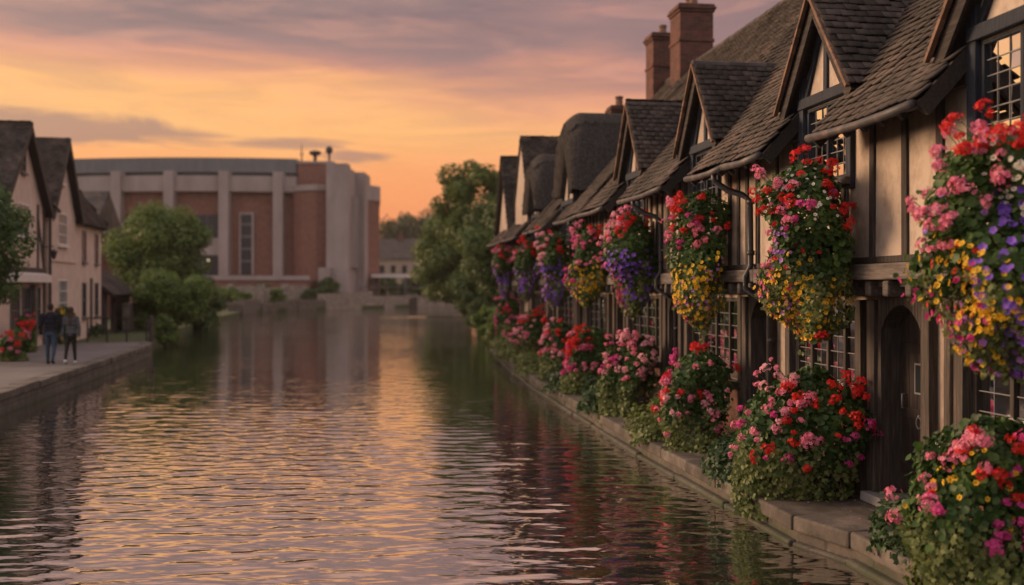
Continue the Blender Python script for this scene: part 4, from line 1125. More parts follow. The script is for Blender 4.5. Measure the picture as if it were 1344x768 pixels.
# right bank beyond the row
tree('tall broad tree leaning over the water just past the last gable', (1.6, 60, GZ), (.1, 61, 5.6), (3.4, 3.3, 4.0), 64, 24000, .2, 'tree_leaf_dark', 1)
tree('open airy tree whose thin top stands highest against the sunset', (-.2, 72, GZ), (-2.2, 72, 8.3), (3.7, 3.4, 3.5), 44, 12000, .26, 'tree_leaf_olive', 2, .25, sparse=.78)
tree('rounded tree with foliage down to the water left of the airy one', (-2.6, 86, GZ), (-4.6, 86, 5.2), (3.6, 3.2, 4.4), 62, 22000, .26, 'tree_leaf_olive', 3)
tree('bushy tree filling the gap low between the two bigger bank trees', (-.6, 68, GZ), (-1.9, 68, 3.4), (2.3, 2.4, 3.0), 40, 13000, .22, 'tree_leaf_dark', 4, .15)
tree('dark tree farthest along the right bank', (-4.5, 112, GZ), (-6.6, 112, 4.6), (3.0, 3.0, 4.2), 30, 7000, .32, 'tree_leaf_dark', 5)
for i, (x, y, r_, h, mat, lab) in enumerate([(-.2, 46.5, .75, .95, 'bush_leaf', 'light green bank shrub right after the last planter'), (-.55, 51, .9, 1.1, 'tree_leaf_olive', 'olive bank shrub in front of the tall leaning tree'),
        (-1.2, 57, 1.0, 1.0, 'bush_leaf', 'yellow-green low shrub at the foot of the bank trees'), (-1.9, 65, 1.2, 1.2, 'tree_leaf_dark', 'dark shrub touching the water under the airy tree'), (.9, 46, .8, 2.1, 'bush_leaf', 'upright green shrub against the end wall of the row')]):
    tree(lab, (x, y, GZ), (x, y, GZ+h*.6), (r_, r_, h), 22, 3500, .13, mat, 20+i, .05, 'bank_shrub', 'shrubs on the right bank', cat='shrub')
# left bank
tree('round green tree standing beyond the cream cottages before the theatre', (-25.2, 73, GZ), (-24.1, 73, 5.3), (3.8, 3.5, 3.6), 84, 28000, .23, 'tree_leaf', 6)
tree('large bright green bush overhanging the river past the path end', (-18.9, 58, GZ), (-18.5, 58, 2.15), (2.3, 2.1, 2.1), 70, 19000, .16, 'bush_leaf', 7, .1, 'riverside_bush', 'bushes on the left bank', cat='bush')
tree('dark bush at the waterline behind the bright overhanging bush', (-20.6, 69, GZ), (-20.2, 69, 1.8), (1.8, 1.8, 2.2), 44, 12000, .2, 'tree_leaf_dark', 8, .1, 'riverside_bush', 'bushes on the left bank', cat='bush')
tree('small yellow-green bush beside the wooden post where the path ends', (-15.75, 48.4, GZ), (-15.65, 48.4, .95), (.72, .75, .75), 20, 4000, .1, 'bush_leaf', 9, .04, 'riverside_bush', 'bushes on the left bank', cat='bush')
tree('dark leafy tree cut by the left frame in front of the gabled shop', (-16.45, 31.2, PZ), (-16.0, 31.2, 4.2), (2.1, 1.8, 2.3), 50, 17000, .13, 'leaf', 10, .12, 'shop_tree')
tree('low golden hedge bush on the far bank terrace', (-33.5, 122, 1.5), (-33.5, 122, 2.0), (3.0, 1.2, .9), 26, 4500, .3, 'bush_leaf', 11, .08, 'terrace_shrub', 'shrubs along the far bank', cat='shrub')
tree('dark shrub against the far bank wall under the concrete tower', (-23.6, 132.2, .6), (-23.4, 132, 2.4), (2.1, 1.3, 2.1), 24, 4500, .35, 'tree_leaf_dark', 12, .1, 'terrace_shrub', 'shrubs along the far bank', cat='shrub')
tree('green shrub left of the golden hedge on the far bank', (-36.5, 112, .6), (-36.2, 112, 2.0), (1.9, 1.6, 1.8), 24, 4500, .3, 'tree_leaf_dark', 13, .1, 'terrace_shrub', 'shrubs along the far bank', cat='shrub')
tree('dark shrub below the brick terrace wall beside the columns', (-30.2, 129, 1.2), (-30.2, 128, 2.2), (1.8, 1.3, 1.2), 20, 3000, .3, 'tree_leaf_dark', 14, .1, 'terrace_shrub', 'shrubs along the far bank', cat='shrub')
# far trees on the horizon
for k, (X, Y, r_, h_) in enumerate(((-26.9, 124, 1.2, .9), (-24.6, 129.5, 1.0, 1.1), (-29.6, 119, 1.3, .8), (-21.6, 137.5, 1.1, .9))):
    tree(['small green shrub halfway along the theatre terrace wall', 'small shrub at the corner of the far terrace near the stair block', 'low shrub near the left end of the far terrace wall', 'trailing shrub on the far wall in front of the concrete tower'][k], (X-.6, Y+1.2, .5), (X-.6, Y+1.0, 1.5+.3*h_), (r_, .9, h_), 14, 1800, .3, ['bush_leaf', 'tree_leaf_dark'][k % 2], 80+k, .06, 'terrace_shrub', 'shrubs along the far bank', cat='shrub')
for i, (x, y0, wd) in enumerate([(500, 300, 34), (522, 291, 30), (545, 286, 34), (566, 296, 36), (588, 300, 40), (478, 330, 30)]):
    Zf = 250+i*7; s_ = Zf/FPX; X = (x-672)*s_; zt = (CAMZ+(378-y0)*s_)*1.22; r_ = wd*s_
    tree(['hazy distant tree just right of the theatre end wall', 'distant tree with domed top behind the far roofs', 'tallest of the distant trees above the far cottages', 'distant tree partly hidden by the right bank foliage', 'distant tree mostly hidden by the right bank foliage', 'low distant tree peeping between theatre and far cottages'][i],
         (X, Zf, 1), (X, Zf, zt*.55), (r_, r_, zt*.48), 34, 5000, .75, 'far_leaf', 40+i, .4, 'distant_tree', 'distant trees on the horizon')

# ------------------------------------------------------------------ left houses
LT = lambda Z: -Z/.985
def slab_roof(mb, a, b, c, d, th=.1):
    a, b, c, d = map(Vector, (a, b, c, d)); n = (b-a).cross(d-a).normalized()
    if n.z < 0: n = -n
    mb.prism([a, b, c, d], tuple(-n*th))
def quad_tiles(P0, P1, Q0, cull=None, gauge=.16, w=.2):
    P0, P1, Q0 = (np.array(v, float) for v in (P0, P1, Q0)); A = P1-P0; L = np.linalg.norm(A); A /= L
    U = Q0-P0; U -= A*U.dot(A); S = np.linalg.norm(U); U /= S; Nn = np.cross(A, U); Nn *= np.sign(Nn[2])
    return tiles(P0, A, U, Nn, L, S, cull, gauge, w, .02, .27)
def wall_window(par, u0, u1, z0, z1, o, cols, rows, mat='white_paint', fw=.07, glass='dark_glass', sill=True):
    f = MB(); f.box(u0, u1, o-.05, o+.03, z0, z0+fw); f.box(u0, u1, o-.05, o+.03, z1-fw, z1); f.box(u0, u0+fw, o-.05, o+.03, z0+fw, z1-fw); f.box(u1-fw, u1, o-.05, o+.03, z0+fw, z1-fw)
    for k in range(1, cols): x = u0+(u1-u0)*k/cols; f.box(x-.02, x+.02, o-.04, o+.02, z0+fw, z1-fw)
    for k in range(1, rows): x = z0+(z1-z0)*k/rows; f.box(u0+fw, u1-fw, o-.038, o+.018, x-.02, x+.02)
    w_ = f.build('window', M[mat], par)
    MB().box(u0+.02, u1-.02, o-.02, o-.005, z0+.02, z1-.02).build('pane', M[glass], w_)
    if sill: MB().box(u0-.06, u1+.06, o-.05, o+.1, z0-.08, z0).build('sill', M[mat], w_)
    return w_
def gable_house(label, Za, Zb, zf, zr, depth, mat, group='pale gabled cottages on the left bank'):
    ua, ub = LT(Zb), LT(Za); uc = (ua+ub)/2; hw = (ub-ua)/2
    h = thing('gabled_cottage', LEFT, (uc, -depth/2, PZ), label, 'house', group)
    MB().prism([(ua, 0, PZ-.1), (ub, 0, PZ-.1), (ub, 0, zf), (uc, 0, zr-.12), (ua, 0, zf)], (0, -depth, 0)).build('wall', M[mat], h)
    e = .25; k = (zr-zf)/hw; mb = MB(); parts = []
    for s_ in (-1, 1):
        ue = uc+s_*(hw+e); ze = zf-k*e
        slab_roof(mb, (ue, .3, ze), (uc, .3, zr), (uc, -depth-.2, zr), (ue, -depth-.2, ze))
        parts.append(quad_tiles((ue, .32, ze), (ue, -depth-.2, ze), (uc, .32, zr)))
    V, F = join(parts); rf = tri_mesh('roof', V, F, M['tile'], h); mb.build('roof_boarding', M['soffit'], rf)
    b = MB()
    for s_ in (-1, 1): b.beam((uc+s_*(hw+e), .31, zf-k*e-.12), (uc, .31, zr-.1), .2, .05, (0, 1, 0))
    b.build('bargeboard', M['timber'], h)
    r = MB(); r.tube([(uc, .34, zr+.02), (uc, -depth-.2, zr+.02)], .1, 8); r.build('ridge_tiles', M['tile'], rf)
    return h, ua, ub, uc, hw
h, ua, ub, uc, hw = gable_house('white gabled shop with timber brace and pale canopy behind the flower tubs', 35.6, 41.3, 5.9, 8.72, 6, 'cream_render')
wall_window(h, uc-.3, uc+.3, 7.0, 7.75, .01, 2, 2, 'grey_paint'); wall_window(h, uc-.75, uc+.75, 4.65, 5.9, .01, 4, 3, 'white_paint')
for x in (ua+.1, ua+.95): MB().beam((x, .02, 3.6), (x, .02, 6.0), .16, .06).build('timber_post', M['timber'], h)
MB().beam((ua+.05, .03, 3.6), (ua+1.0, .03, 5.6), .14, .05).build('timber_brace', M['timber'], h)
MB().beam((ua, .04, 3.5), (ub, .04, 3.5), .2, .08).build('timber_beam', M['timber'], h)
MB().beam((ua+.1, .02, .7), (ua+.1, .02, 3.4), .2, .1).build('timber_post', M['timber'], h)
sh = MB(); sh.prism([(ua+.3, .05, 3.42), (ua+.3, .36, 3.34), (ua+.3, .36, 3.06), (ua+.3, .05, 3.06)], (ub-ua-.6, 0, 0)); sh.build('shop_canopy', M['white_paint'], h)
for x in (ua+.6, ua+2.0, ua+3.4): wall_window(h, x, x+1.1, 1.2, 2.9, .02, 3, 2, 'grey_paint')
MB().box(ua+1.72, ua+1.98, -.02, .2, PZ, 2.97).build('stone_pier', M['stone'], h)
lm = MB(); lm.tube([(ua+.55, .05, 4.4), (ua+.55, .5, 4.45), (ua+.55, .5, 4.3)], .02, 6); lm.lathe((ua+.55, .5, 3.95), [(.05, 0), (.12, .25), (.14, .3), (.02, .38)], 8); lm.build('lantern', M['iron'], h)
h2, ua, ub, uc, hw = gable_house('tall cream cottage with steep gable and white casements next to the black drainpipe', 41.9, 46.5, 6.05, 8.95, 6, 'cream_render')
wall_window(h2, uc-.22, uc+.22, 7.15, 7.75, .01, 2, 2); wall_window(h2, uc-.75, uc+.75, 4.6, 5.95, .01, 4, 3); wall_window(h2, uc-.8, uc+.7, 1.75, 3.2, .01, 4, 3)
MB().beam((ua+.02, .03, 3.95), (ub-.3, .03, 3.95), .05, .05).build('string_course', M['cream_render'], h2)
p = MB(); p.tube([(ub+.2, .25, 6.0), (ub+.15, .12, 5.7), (ub+.15, .12, PZ)], .06, 8); p.tube([(ub+.6, .3, 6.15), (ub-.6, .3, 5.9)], .07, 8)
p.build('drainpipe', M['iron'], h2)
# long wing with hipped roof
ua, ub = LT(52.1), LT(46.5); h3 = thing('cottage_wing', LEFT, ((ua+ub)/2, -2.5, PZ), 'long cream cottage with narrow dark shutters, farthest of the pale houses by the path', 'house', 'pale gabled cottages on the left bank')
MB().box(ua, ub-.002, -5, -.05, PZ-.1, 5.85).build('wall', M['cream_render'], h3)
zr = 8.0; ro = -1.1; hp = ua+2.0
parts = [quad_tiles((ua-.3, .25, 5.72), (ub, .25, 5.72), (ua-.3, ro, zr), lambda P: P[:, 0] < ua-.3+(P[:, 2]-5.72)*1.0), quad_tiles((ua-.3, .25, 5.72), (ua-.3, -5.2, 5.72), (hp, .25, zr), lambda P: (P[:, 1] > .25-(P[:, 2]-5.72)*.6) | (P[:, 1] < -5.2+(P[:, 2]-5.72)*1.8))]
V, F = join(parts); rf = tri_mesh('roof', V, F, M['tile'], h3)
mb = MB(); mb.poly([(ua-.3, .25, 5.68), (ub, .25, 5.68), (ub, ro, zr-.04), (hp, ro, zr-.04)]); mb.poly([(ua-.3, .25, 5.68), (hp, ro, zr-.04), (ua-.3, -5.2, 5.68)]); mb.poly([(ub, -5.2, 5.68), (ua-.3, -5.2, 5.68), (hp, ro, zr-.04), (ub, ro, zr-.04)]); mb.poly([(ua-.3, .25, 5.68), (ua-.3, -5.2, 5.68), (ub, -5.2, 5.68), (ub, .25, 5.68)])
mb.build('roof_boarding', M['soffit'], rf)
for a, b in ((ua+.75, ua+1.5), (ua+3.4, ua+4.15)):
    wall_window(h3, a, b, 4.0, 5.45, -.04, 1, 2, 'grey_paint'); wall_window(h3, a, b, 1.5, 3.1, -.04, 1, 2, 'grey_paint')
p = MB(); p.tube([(ua+2.5, .02, 3.3), (ua+2.5, .02, PZ)], .06, 8); p.build('drainpipe', M['grey_timber'], h3)
# brown-roofed house behind
hb = thing('brown_roofed_house', WORLD, (-35.5, 81, .5), 'brown-roofed house half hidden behind the cream cottages', 'house')
MB().box(-40, -31, 78, 84, .4, 6.8).build('wall', M['brick'], hb)
mb = MB(); mb.prism([(-40.4, 77.6, 6.7), (-40.4, 81, 10.2), (-40.4, 84.4, 6.7)], (9.8, 0, 0)); mb.build('roof', M['tile'], hb)
# shed
ua, ub = LT(59.5), LT(52.8); s_ = thing('riverside_shed', LEFT, ((ua+ub)/2, -2, PZ), 'low dark shed with sagging tiled roof beyond the cream cottage', 'shed')
MB().holed(ua, ub, PZ-.2, 2.75, -.25, 0, [(ub-2.6, ub-.5, PZ, 2.5)]).build('wall', M['timber'], s_)
MB().box(ua, ub, -4, -3.9, PZ-.2, 2.7).build('rear_wall', M['timber'], s_)
V, F = quad_tiles((ua-.3, .45, 2.5), (ub+.2, .45, 2.5), (ua-.3, -2.2, 4.35)); rf = tri_mesh('roof', V, F, M['tile'], s_)
mb = MB(); slab_roof(mb, (ua-.3, .42, 2.47), (ub+.2, .42, 2.47), (ub+.2, -2.2, 4.3), (ua-.3, -2.2, 4.3)); slab_roof(mb, (ua-.3, -4.4, 2.47), (ub+.2, -4.4, 2.47), (ub+.2, -2.2, 4.3), (ua-.3, -2.2, 4.3)); mb.build('roof_boarding', M['soffit'], rf)
mb = MB(); mb.box(LT(58.9), LT(55.3), .35, .7, PZ-.2, 2.05)
tag(mb.build('garden_wall', M['stone'], frame=LEFT, bevel=.03), 'short rough stone garden wall in front of the dark shed', 'wall')
mb = MB(); mb.box(-14.62, -14.46, 42.9, 43.06, .55, 1.75, .008)
tag(mb.build('wooden_post', M['brown_timber'], bevel=.015), 'single wooden post at the end of the path by the river', 'post')
# railing between post and bush
rl = thing('path_railing', WORLD, (-16.5, 44.6, PZ), 'dark low railing closing the end of the path', 'railing')
for i in range(4): MB().tube([(-15.0-i*.95, 43.8+i*.35, .5), (-15.0-i*.95, 43.8+i*.35, 1.62)], .035, 8).build('railing_post', M['iron'], rl)
for z in (1.58, 1.1): MB().tube([(-15.0, 43.8, z), (-17.85, 44.85, z)], .025, 6).build('rail', M['iron'], rl)

# flower tubs by the shop
for i, (Z, o0, zt, H, rad, bl, lab, hold) in enumerate([
    (31.9, 1.5, 1.45, .85, .40, [('red','head',6,-90,90,.0,.6,.15), ('pink','head',6,-90,90,.05,.6,.15)], 'square dark tub of red and pink flowers nearest the frame edge', 'tub'),
    (33.9, 1.0, 1.5, .85, .30, [('red','head',8,-90,90,.0,.6,.16), ('pink','head',5,-90,90,.05,.7,.15)], 'tub heaped with red flowers left of the walking man', 'tub'),
    (36.2, .7, 1.9, 1.25, .30, [('red','head',9,-90,90,.0,.5,.16), ('magenta','head',5,-90,90,.05,.7,.15)], 'tall tub of red flowers against the shop corner', 'tub'),
    (42.0, .6, 2.1, 1.4, .4, [('yellow','daisy',30,-90,90,.0,.6,.07)], 'leafy green tub by the black drainpipe between the cottages', 'tub')]):
    u0 = LT(Z)
    bloom_plant('flower_tub', LEFT, (u0, o0, PZ), lab, 'planter', 'flower tubs outside the shop', u0, o0, zt, H, rad, PROF_MOUND, bl, 2400, 700+i, .1, su=1, ivy_from=.8, holder=hold, zmin=PZ+.02, leaf_s=.1)
clump(LEFT, LT(49.5), .3, PZ, .55, .3, .45, 700, 'small green plant at the foot of the cream cottage wall', 'ivy_dark', 720, .12, 'wall_plant', None)

# ------------------------------------------------------------------ theatre
th = thing('theatre', WORLD, (-40, 145, 4), 'large brick and concrete theatre with tall columns across the river', 'theatre')
fz = lambda X: 138+((X+43)/17)**2*2.2
def arc(mb, X0, X1, dz0, dz1, z0, z1, n=12):
    for i in range(n):
        a, b = X0+(X1-X0)*i/n, X0+(X1-X0)*(i+1)/n
        mb.hexa([(a, fz(a)+dz0, z0), (b, fz(b)+dz0, z0), (b, fz(b)+dz1, z0), (a, fz(a)+dz1, z0), (a, fz(a)+dz0, z1), (b, fz(b)+dz0, z1), (b, fz(b)+dz1, z1), (a, fz(a)+dz1, z1)])
    return mb
arc(MB(), -61, -28.6, .8, 3, 2, 15.4).build('brick_wall', M['brick_theatre'], th)
arc(MB(), -61.5, -28.2, -.3, 3, 15.35, 17.4).build('fascia', M['concrete'], th)
arc(MB(), -59, -28.6, 1.8, 14, 17.4, 18.2).build('roof_gutter_band', M['dark_glass'], th)
arc(MB(), -59.5, -28.4, 1.2, 16, 18.0, 19.9).build('roof', M['roof_metal'], th)
rs = MB()
for i in range(60): a = -59.3+i*.52; rs.box(a, a+.06, fz(a)+1.1, fz(a)+1.25, 18.02, 19.9)
rs.build('roof_seams', M['roof_metal'], th)
for X in (-58.5, -51.2, -44.2, -37.2, -30.4):
    MB().box(X-.64, X+.64, fz(X)-.9, fz(X)+.9, 3.9, 17.9).build('column', M['concrete'], th, bevel=.06)
# left bay glazing, spandrel, dark ground floor
arc(MB(), -50.4, -38, .3, .9, 9.35, 12.3, 6).build('window', M['dark_glass'], th)
wm = MB()
for i in range(9): a = -50.4+i*1.55; wm.box(a-.05, a+.05, fz(a)+.2, fz(a)+.34, 9.35, 12.3)
wm.build('glazing_bars', M['grey_paint'], th)
arc(MB(), -50.4, -38, .2, .9, 7.1, 9.33, 6).build('spandrel', M['concrete'], th)
arc(MB(), -57.7, -38, .5, .9, 4.2, 7.08, 8).build('window', M['dark_glass'], th)  # dark glass sheet put in for the shade of the open ground floor
w_ = MB(); X0 = -34.6
w_.box(X0-.95, X0-.72, fz(X0)+.3, fz(X0)+.9, 4.6, 12.4); w_.box(X0+.72, X0+.95, fz(X0)+.3, fz(X0)+.9, 4.6, 12.4); w_.box(X0-.95, X0+.95, fz(X0)+.3, fz(X0)+.9, 12.4, 12.7)
ww = w_.build('window', M['concrete'], th); MB().box(X0-.72, X0+.72, fz(X0)+.5, fz(X0)+.75, 4.6, 12.4).build('pane', M['dark_glass'], ww)
for z in (6.2, 7.8, 9.4, 11.0): MB().box(X0-.72, X0+.72, fz(X0)+.40, fz(X0)+.49, z, z+.3).build('transom', M['grey_paint'], ww)
# brick wing, stair drum
wing = [(-28.6, 139.5), (-27.2, 138.0), (-25.2, 137.4), (-23.6, 138.0), (-23.6, 148), (-28.6, 148)]
MB().prism([(x, y, 2) for x, y in wing], (0, 0, 13.4)).build('wing_wall', M['brick_theatre'], th)
MB().prism([(x*1.0+(.15 if x > -26 else -.0), y-.25, 15.42) for x, y in wing], (0, 0, .75)).build('wing_cornice', M['concrete'], th)
MB().box(-28.2, -23.6, 140.5, 150, 16.2, 19.2).build('upper_wall', M['brick_theatre'], th)
MB().box(-28.35, -23.5, 140.35, 150, 19.2, 19.55).build('upper_coping', M['concrete'], th)
MB().prism([(x, y, .2) for x, y in [(-23.62, 135.6), (-20.9, 135.6), (-20.9, 138), (-21.4, 138.2), (-21.4, 146), (-20.2, 146), (-20.2, 152), (-23.62, 152)]], (0, 0, 18.5)).build('tower_wall', M['concrete'], th)
for y in (139.5, 142, 144.5): MB().box(-21.38, -20.9, y-.45, y+.45, 5.5, 15).build('tower_fin', M['concrete'], th)
MB().box(-21.37, -21.2, 138.3, 145.9, 5.5, 14.9).build('tower_glazing', M['dark_glass'], th)
MB().prism([(x, y, .3) for x, y in ((-21.6, 146.5), (-18.95, 152.5), (-20.6, 165), (-23, 165))], (0, 0, 14.9)).build('end_wall', M['brick_theatre'], th)
MB().prism([(x, y, 15.2) for x, y in ((-21.7, 146.2), (-18.8, 152.4), (-20.5, 165.2), (-23, 165.2))], (0, 0, 2.1)).build('end_fascia', M['concrete'], th)
MB().box(-24.4, -22.9, 134.2, 135.5, .3, 5.4).build('stair_block', M['concrete'], th)
# terrace plinth
tp = MB(); tp.prism([(x, y, .2) for x, y in [(-58, 128), (-40, 128), (-25.2, 131.5), (-25.2, 139), (-58, 141)]], (0, 0, 3.6)); tp.build('terrace', M['brick_theatre'], th)
tp = MB(); tp.prism([(x, y, 3.8) for x, y in [(-58, 127.8), (-40, 127.8), (-25, 131.3), (-25, 132), (-40, 128.6), (-58, 128.6)]], (0, 0, .55)); tp.build('parapet', M['concrete'], th)
# rooftop masts
an = thing('rooftop_dish', WORLD, (-26.4, 143, 19.55), 'broad dark dish on a short mast on the theatre roof', 'antenna')
MB().tube([(-26.4, 143, 19.5), (-26.4, 143, 20.8)], .25, 8).build('mast', M['iron'], an); MB().lathe((-26.4, 143, 20.5), [(.2, 0), (.65, .18), (.85, .42), (.75, .66), (.2, .78)], 14).build('dish', M['iron'], an)
an = thing('rooftop_dish', WORLD, (-24.5, 143, 19.55), 'smaller dark dish nearest the concrete tower on the theatre roof', 'antenna')
MB().tube([(-24.5, 143, 19.5), (-24.5, 143, 21)], .15, 8).build('mast', M['iron'], an); MB().ell((-24.5, 142.9, 21.3), (.5, .28, .55), 14, 8).build('dish', M['iron'], an)
mb = MB(); mb.tube([(-28.0, 142, 19.5), (-28.0, 142, 22.0)], [.12, .05], 6); mb.box(-28.3, -27.7, 141.9, 142.1, 20.6, 20.7)
tag(mb.build('rooftop_mast', M['iron']), 'thin pointed mast on the theatre roof left of the dishes', 'mast')
# far bank walls
far_edge = [e for e in left_edge if e[1] >= 90 or e == (-21.5, 74)]
fe = [(-21.5, 74), (-26.5, 104), (-26.8, 116), (-22.6, 129), (-18, 138), (-12, 149), (-6.0, 158.5)]
mb = MB(); pts = resample(fe[1:4], 2.2)
for k in range(len(pts)-1): strip(mb, pts[k:k+2], -.1+random.uniform(-.15, .15), 1.2, -1, 1.35+.25*math.sin(k*.9)+random.uniform(-.08, .08))
tag(mb.build('embankment_wall', M['quay_wall']), 'low uneven grey embankment wall at the water in front of the theatre terrace', 'wall')
mb = MB(); pts = resample([(-40, 124.5), (-29.5, 125.6), (-25.0, 131.0)], 3.2)
for k in range(len(pts)-1): strip(mb, pts[k:k+2], 0, 1.0, 0, 3.0+random.uniform(-.15, .15))
for x, y in pts[1:-1]: mb.box(x-.35, x+.35, y-.35, y+.3, 0, 3.35)
tag(mb.build('terrace_wall', M['far_stone']), 'pale stone terrace wall with piers stepped back above the embankment', 'wall')
mb = MB(); pts = resample(fe[3:], 2.4)
for k in range(len(pts)-1): strip(mb, pts[k:k+2], -.1+random.uniform(-.2, .2), 1.2, -1, (2.3 if k < 4 else 1.75)+random.uniform(-.18, .12))
tag(mb.build('embankment_wall', M['far_stone']), 'pale rough embankment wall on the far bend towards the bank trees', 'wall')
cv = thing('culvert', WORLD, (-13.6, 146.6, .2), 'small culvert opening painted as a dark block in the far embankment wall', 'culvert')
MB().prism([(-14.3, 145.6, .1), (-12.9, 147.9, .1), (-12.9, 147.9, 1.3), (-13.6, 146.75, 1.65), (-14.3, 145.6, 1.3)], (.3, -.3, 0)).build('opening', M['dark_room'], cv)  # solid dark block; the shade inside the culvert is in its colour
mb = MB(); mb.prism([(-20.5, 143.5, 2.9), (-9.5, 157.5, 2.9), (-9.3, 157.3, 2.9), (-20.3, 143.3, 2.9)], (0, 0, .12))
rl2 = thing('quay_railing', WORLD, (-15, 150, 1.7), 'long grey railing set back along the far bend embankment', 'railing'); mb.build('rail', M['grey_paint'], rl2)
for k in range(8): x, y = -20.4+1.54*k, 143.4+1.97*k; MB().box(x-.06, x+.06, y-.06, y+.06, .5, 2.9).build('railing_post', M['grey_paint'], rl2)
pv = thing('canopy_pavilion', WORLD, (-16.6, 150, 2), 'flat white canopy on posts beside the theatre end wall', 'pavilion')
MB().box(-19.5, -14.6, 148, 152, 4.3, 4.75).build('roof', M['white_paint'], pv)
for x in (-19.2, -14.9):
    for y in (148.3, 151.7): MB().box(x-.12, x+.12, y-.12, y+.12, .5, 4.3).build('post', M['grey_paint'], pv)
# parapet rail / low building along the far bend
for k, X in enumerate((-20.5, -16, -11.5, -8)):
    tree(['dark hedge bush behind the far wall next to the theatre', 'dark hedge bush behind the far wall below the distant cottage', 'dark hedge bush behind the far wall, third from the theatre', 'dark hedge bush behind the far wall beside the bank trees'][k], (X, 172+k, .5), (X, 172+k, 2.9), (2.9, 1.6, 2.4), 24, 3000, .4, 'tree_leaf_dark', 60+k, .1, 'hedge_bush', 'hedge bushes behind the far wall', cat='bush')
# far cottages
for i, (x0, x1, Zf, ze, zr_, lab) in enumerate([(494, 553, 225, 9.2, 13.4, 'distant cottage with broad dark roof right of the theatre'), (540, 600, 238, 7.8, 11.5, 'distant lower cottage almost hidden by bank trees')]):
    a, b = (x0-672)/FPX*Zf, (x1-672)/FPX*Zf
    fc = thing('distant_cottage', WORLD, ((a+b)/2, Zf, 1), lab, 'house', 'distant cottages')
    MB().box(a, b, Zf, Zf+8, .4, ze).build('wall', M['lower_plaster'], fc)
    MB().prism([(a-.5, Zf-.5, ze-.2), (a-.5, Zf+4, zr_), (a-.5, Zf+8.5, ze-.2)], (b-a+1, 0, 0)).build('roof', M['tile'], fc)
    for k in range(4): x = a+(b-a)*(k+.5)/4; MB().box(x-.5, x+.5, Zf-.06, Zf+.05, ze-3.2, ze-1.6).build('window', M['dark_glass'], fc)
    MB().box((a+b)/2-.5, (a+b)/2+.5, Zf+3.4, Zf+4.4, zr_-1, zr_+1.4).build('chimney', M['brick'], fc)
# lit lamp by the theatre entrance
lp = thing('street_lamp', WORLD, (-37.6, 132, 4), 'small lit globe lamp on the theatre terrace', 'lamp')
MB().tube([(-37.6, 132, 3.8), (-37.6, 132, 6.1)], .06, 8).build('lamp_post', M['iron'], lp)
em, nt, bs, out = newmat('lamp_glow'); bs.inputs['Emission Color'].default_value = (1, .75, .35, 1); bs.inputs['Emission Strength'].default_value = .7
MB().ell((-37.6, 132, 6.25), (.15, .15, .15), 12, 8).build('globe', em, lp, smooth=True)

# ------------------------------------------------------------------ people
SKIN = m_noisy('skin', [(.36,.2,.14), (.42,.24,.17), (.46,.27,.19)], 6, rough=.6, bumps=.05)
def cloth(name, c): return m_noisy(name, [[x*.7 for x in c], c, [x*1.3 for x in c]], 9, (1,1,.6), .9, .4, .01)
def fuse(name, mat, parent, build, vox=.009, smooth=6):
    mb = MB(); build(mb); o = mb.build(name, mat, parent, smooth=True)
    r = o.modifiers.new('remesh', 'REMESH'); r.mode = 'VOXEL'; r.voxel_size = vox; r.use_smooth_shade = True
    s = o.modifiers.new('smooth', 'SMOOTH'); s.iterations = smooth; s.factor = .5
    return o
def capsule(mb, p, q, r0, r1, seg=12):
    p, q = Vector(p), Vector(q); mb.tube([p, p.lerp(q, .5), q], [r0, (r0+r1)/2, r1], seg); mb.ell(p, (r0,)*3, 10, 7); mb.ell(q, (r1,)*3, 10, 7)
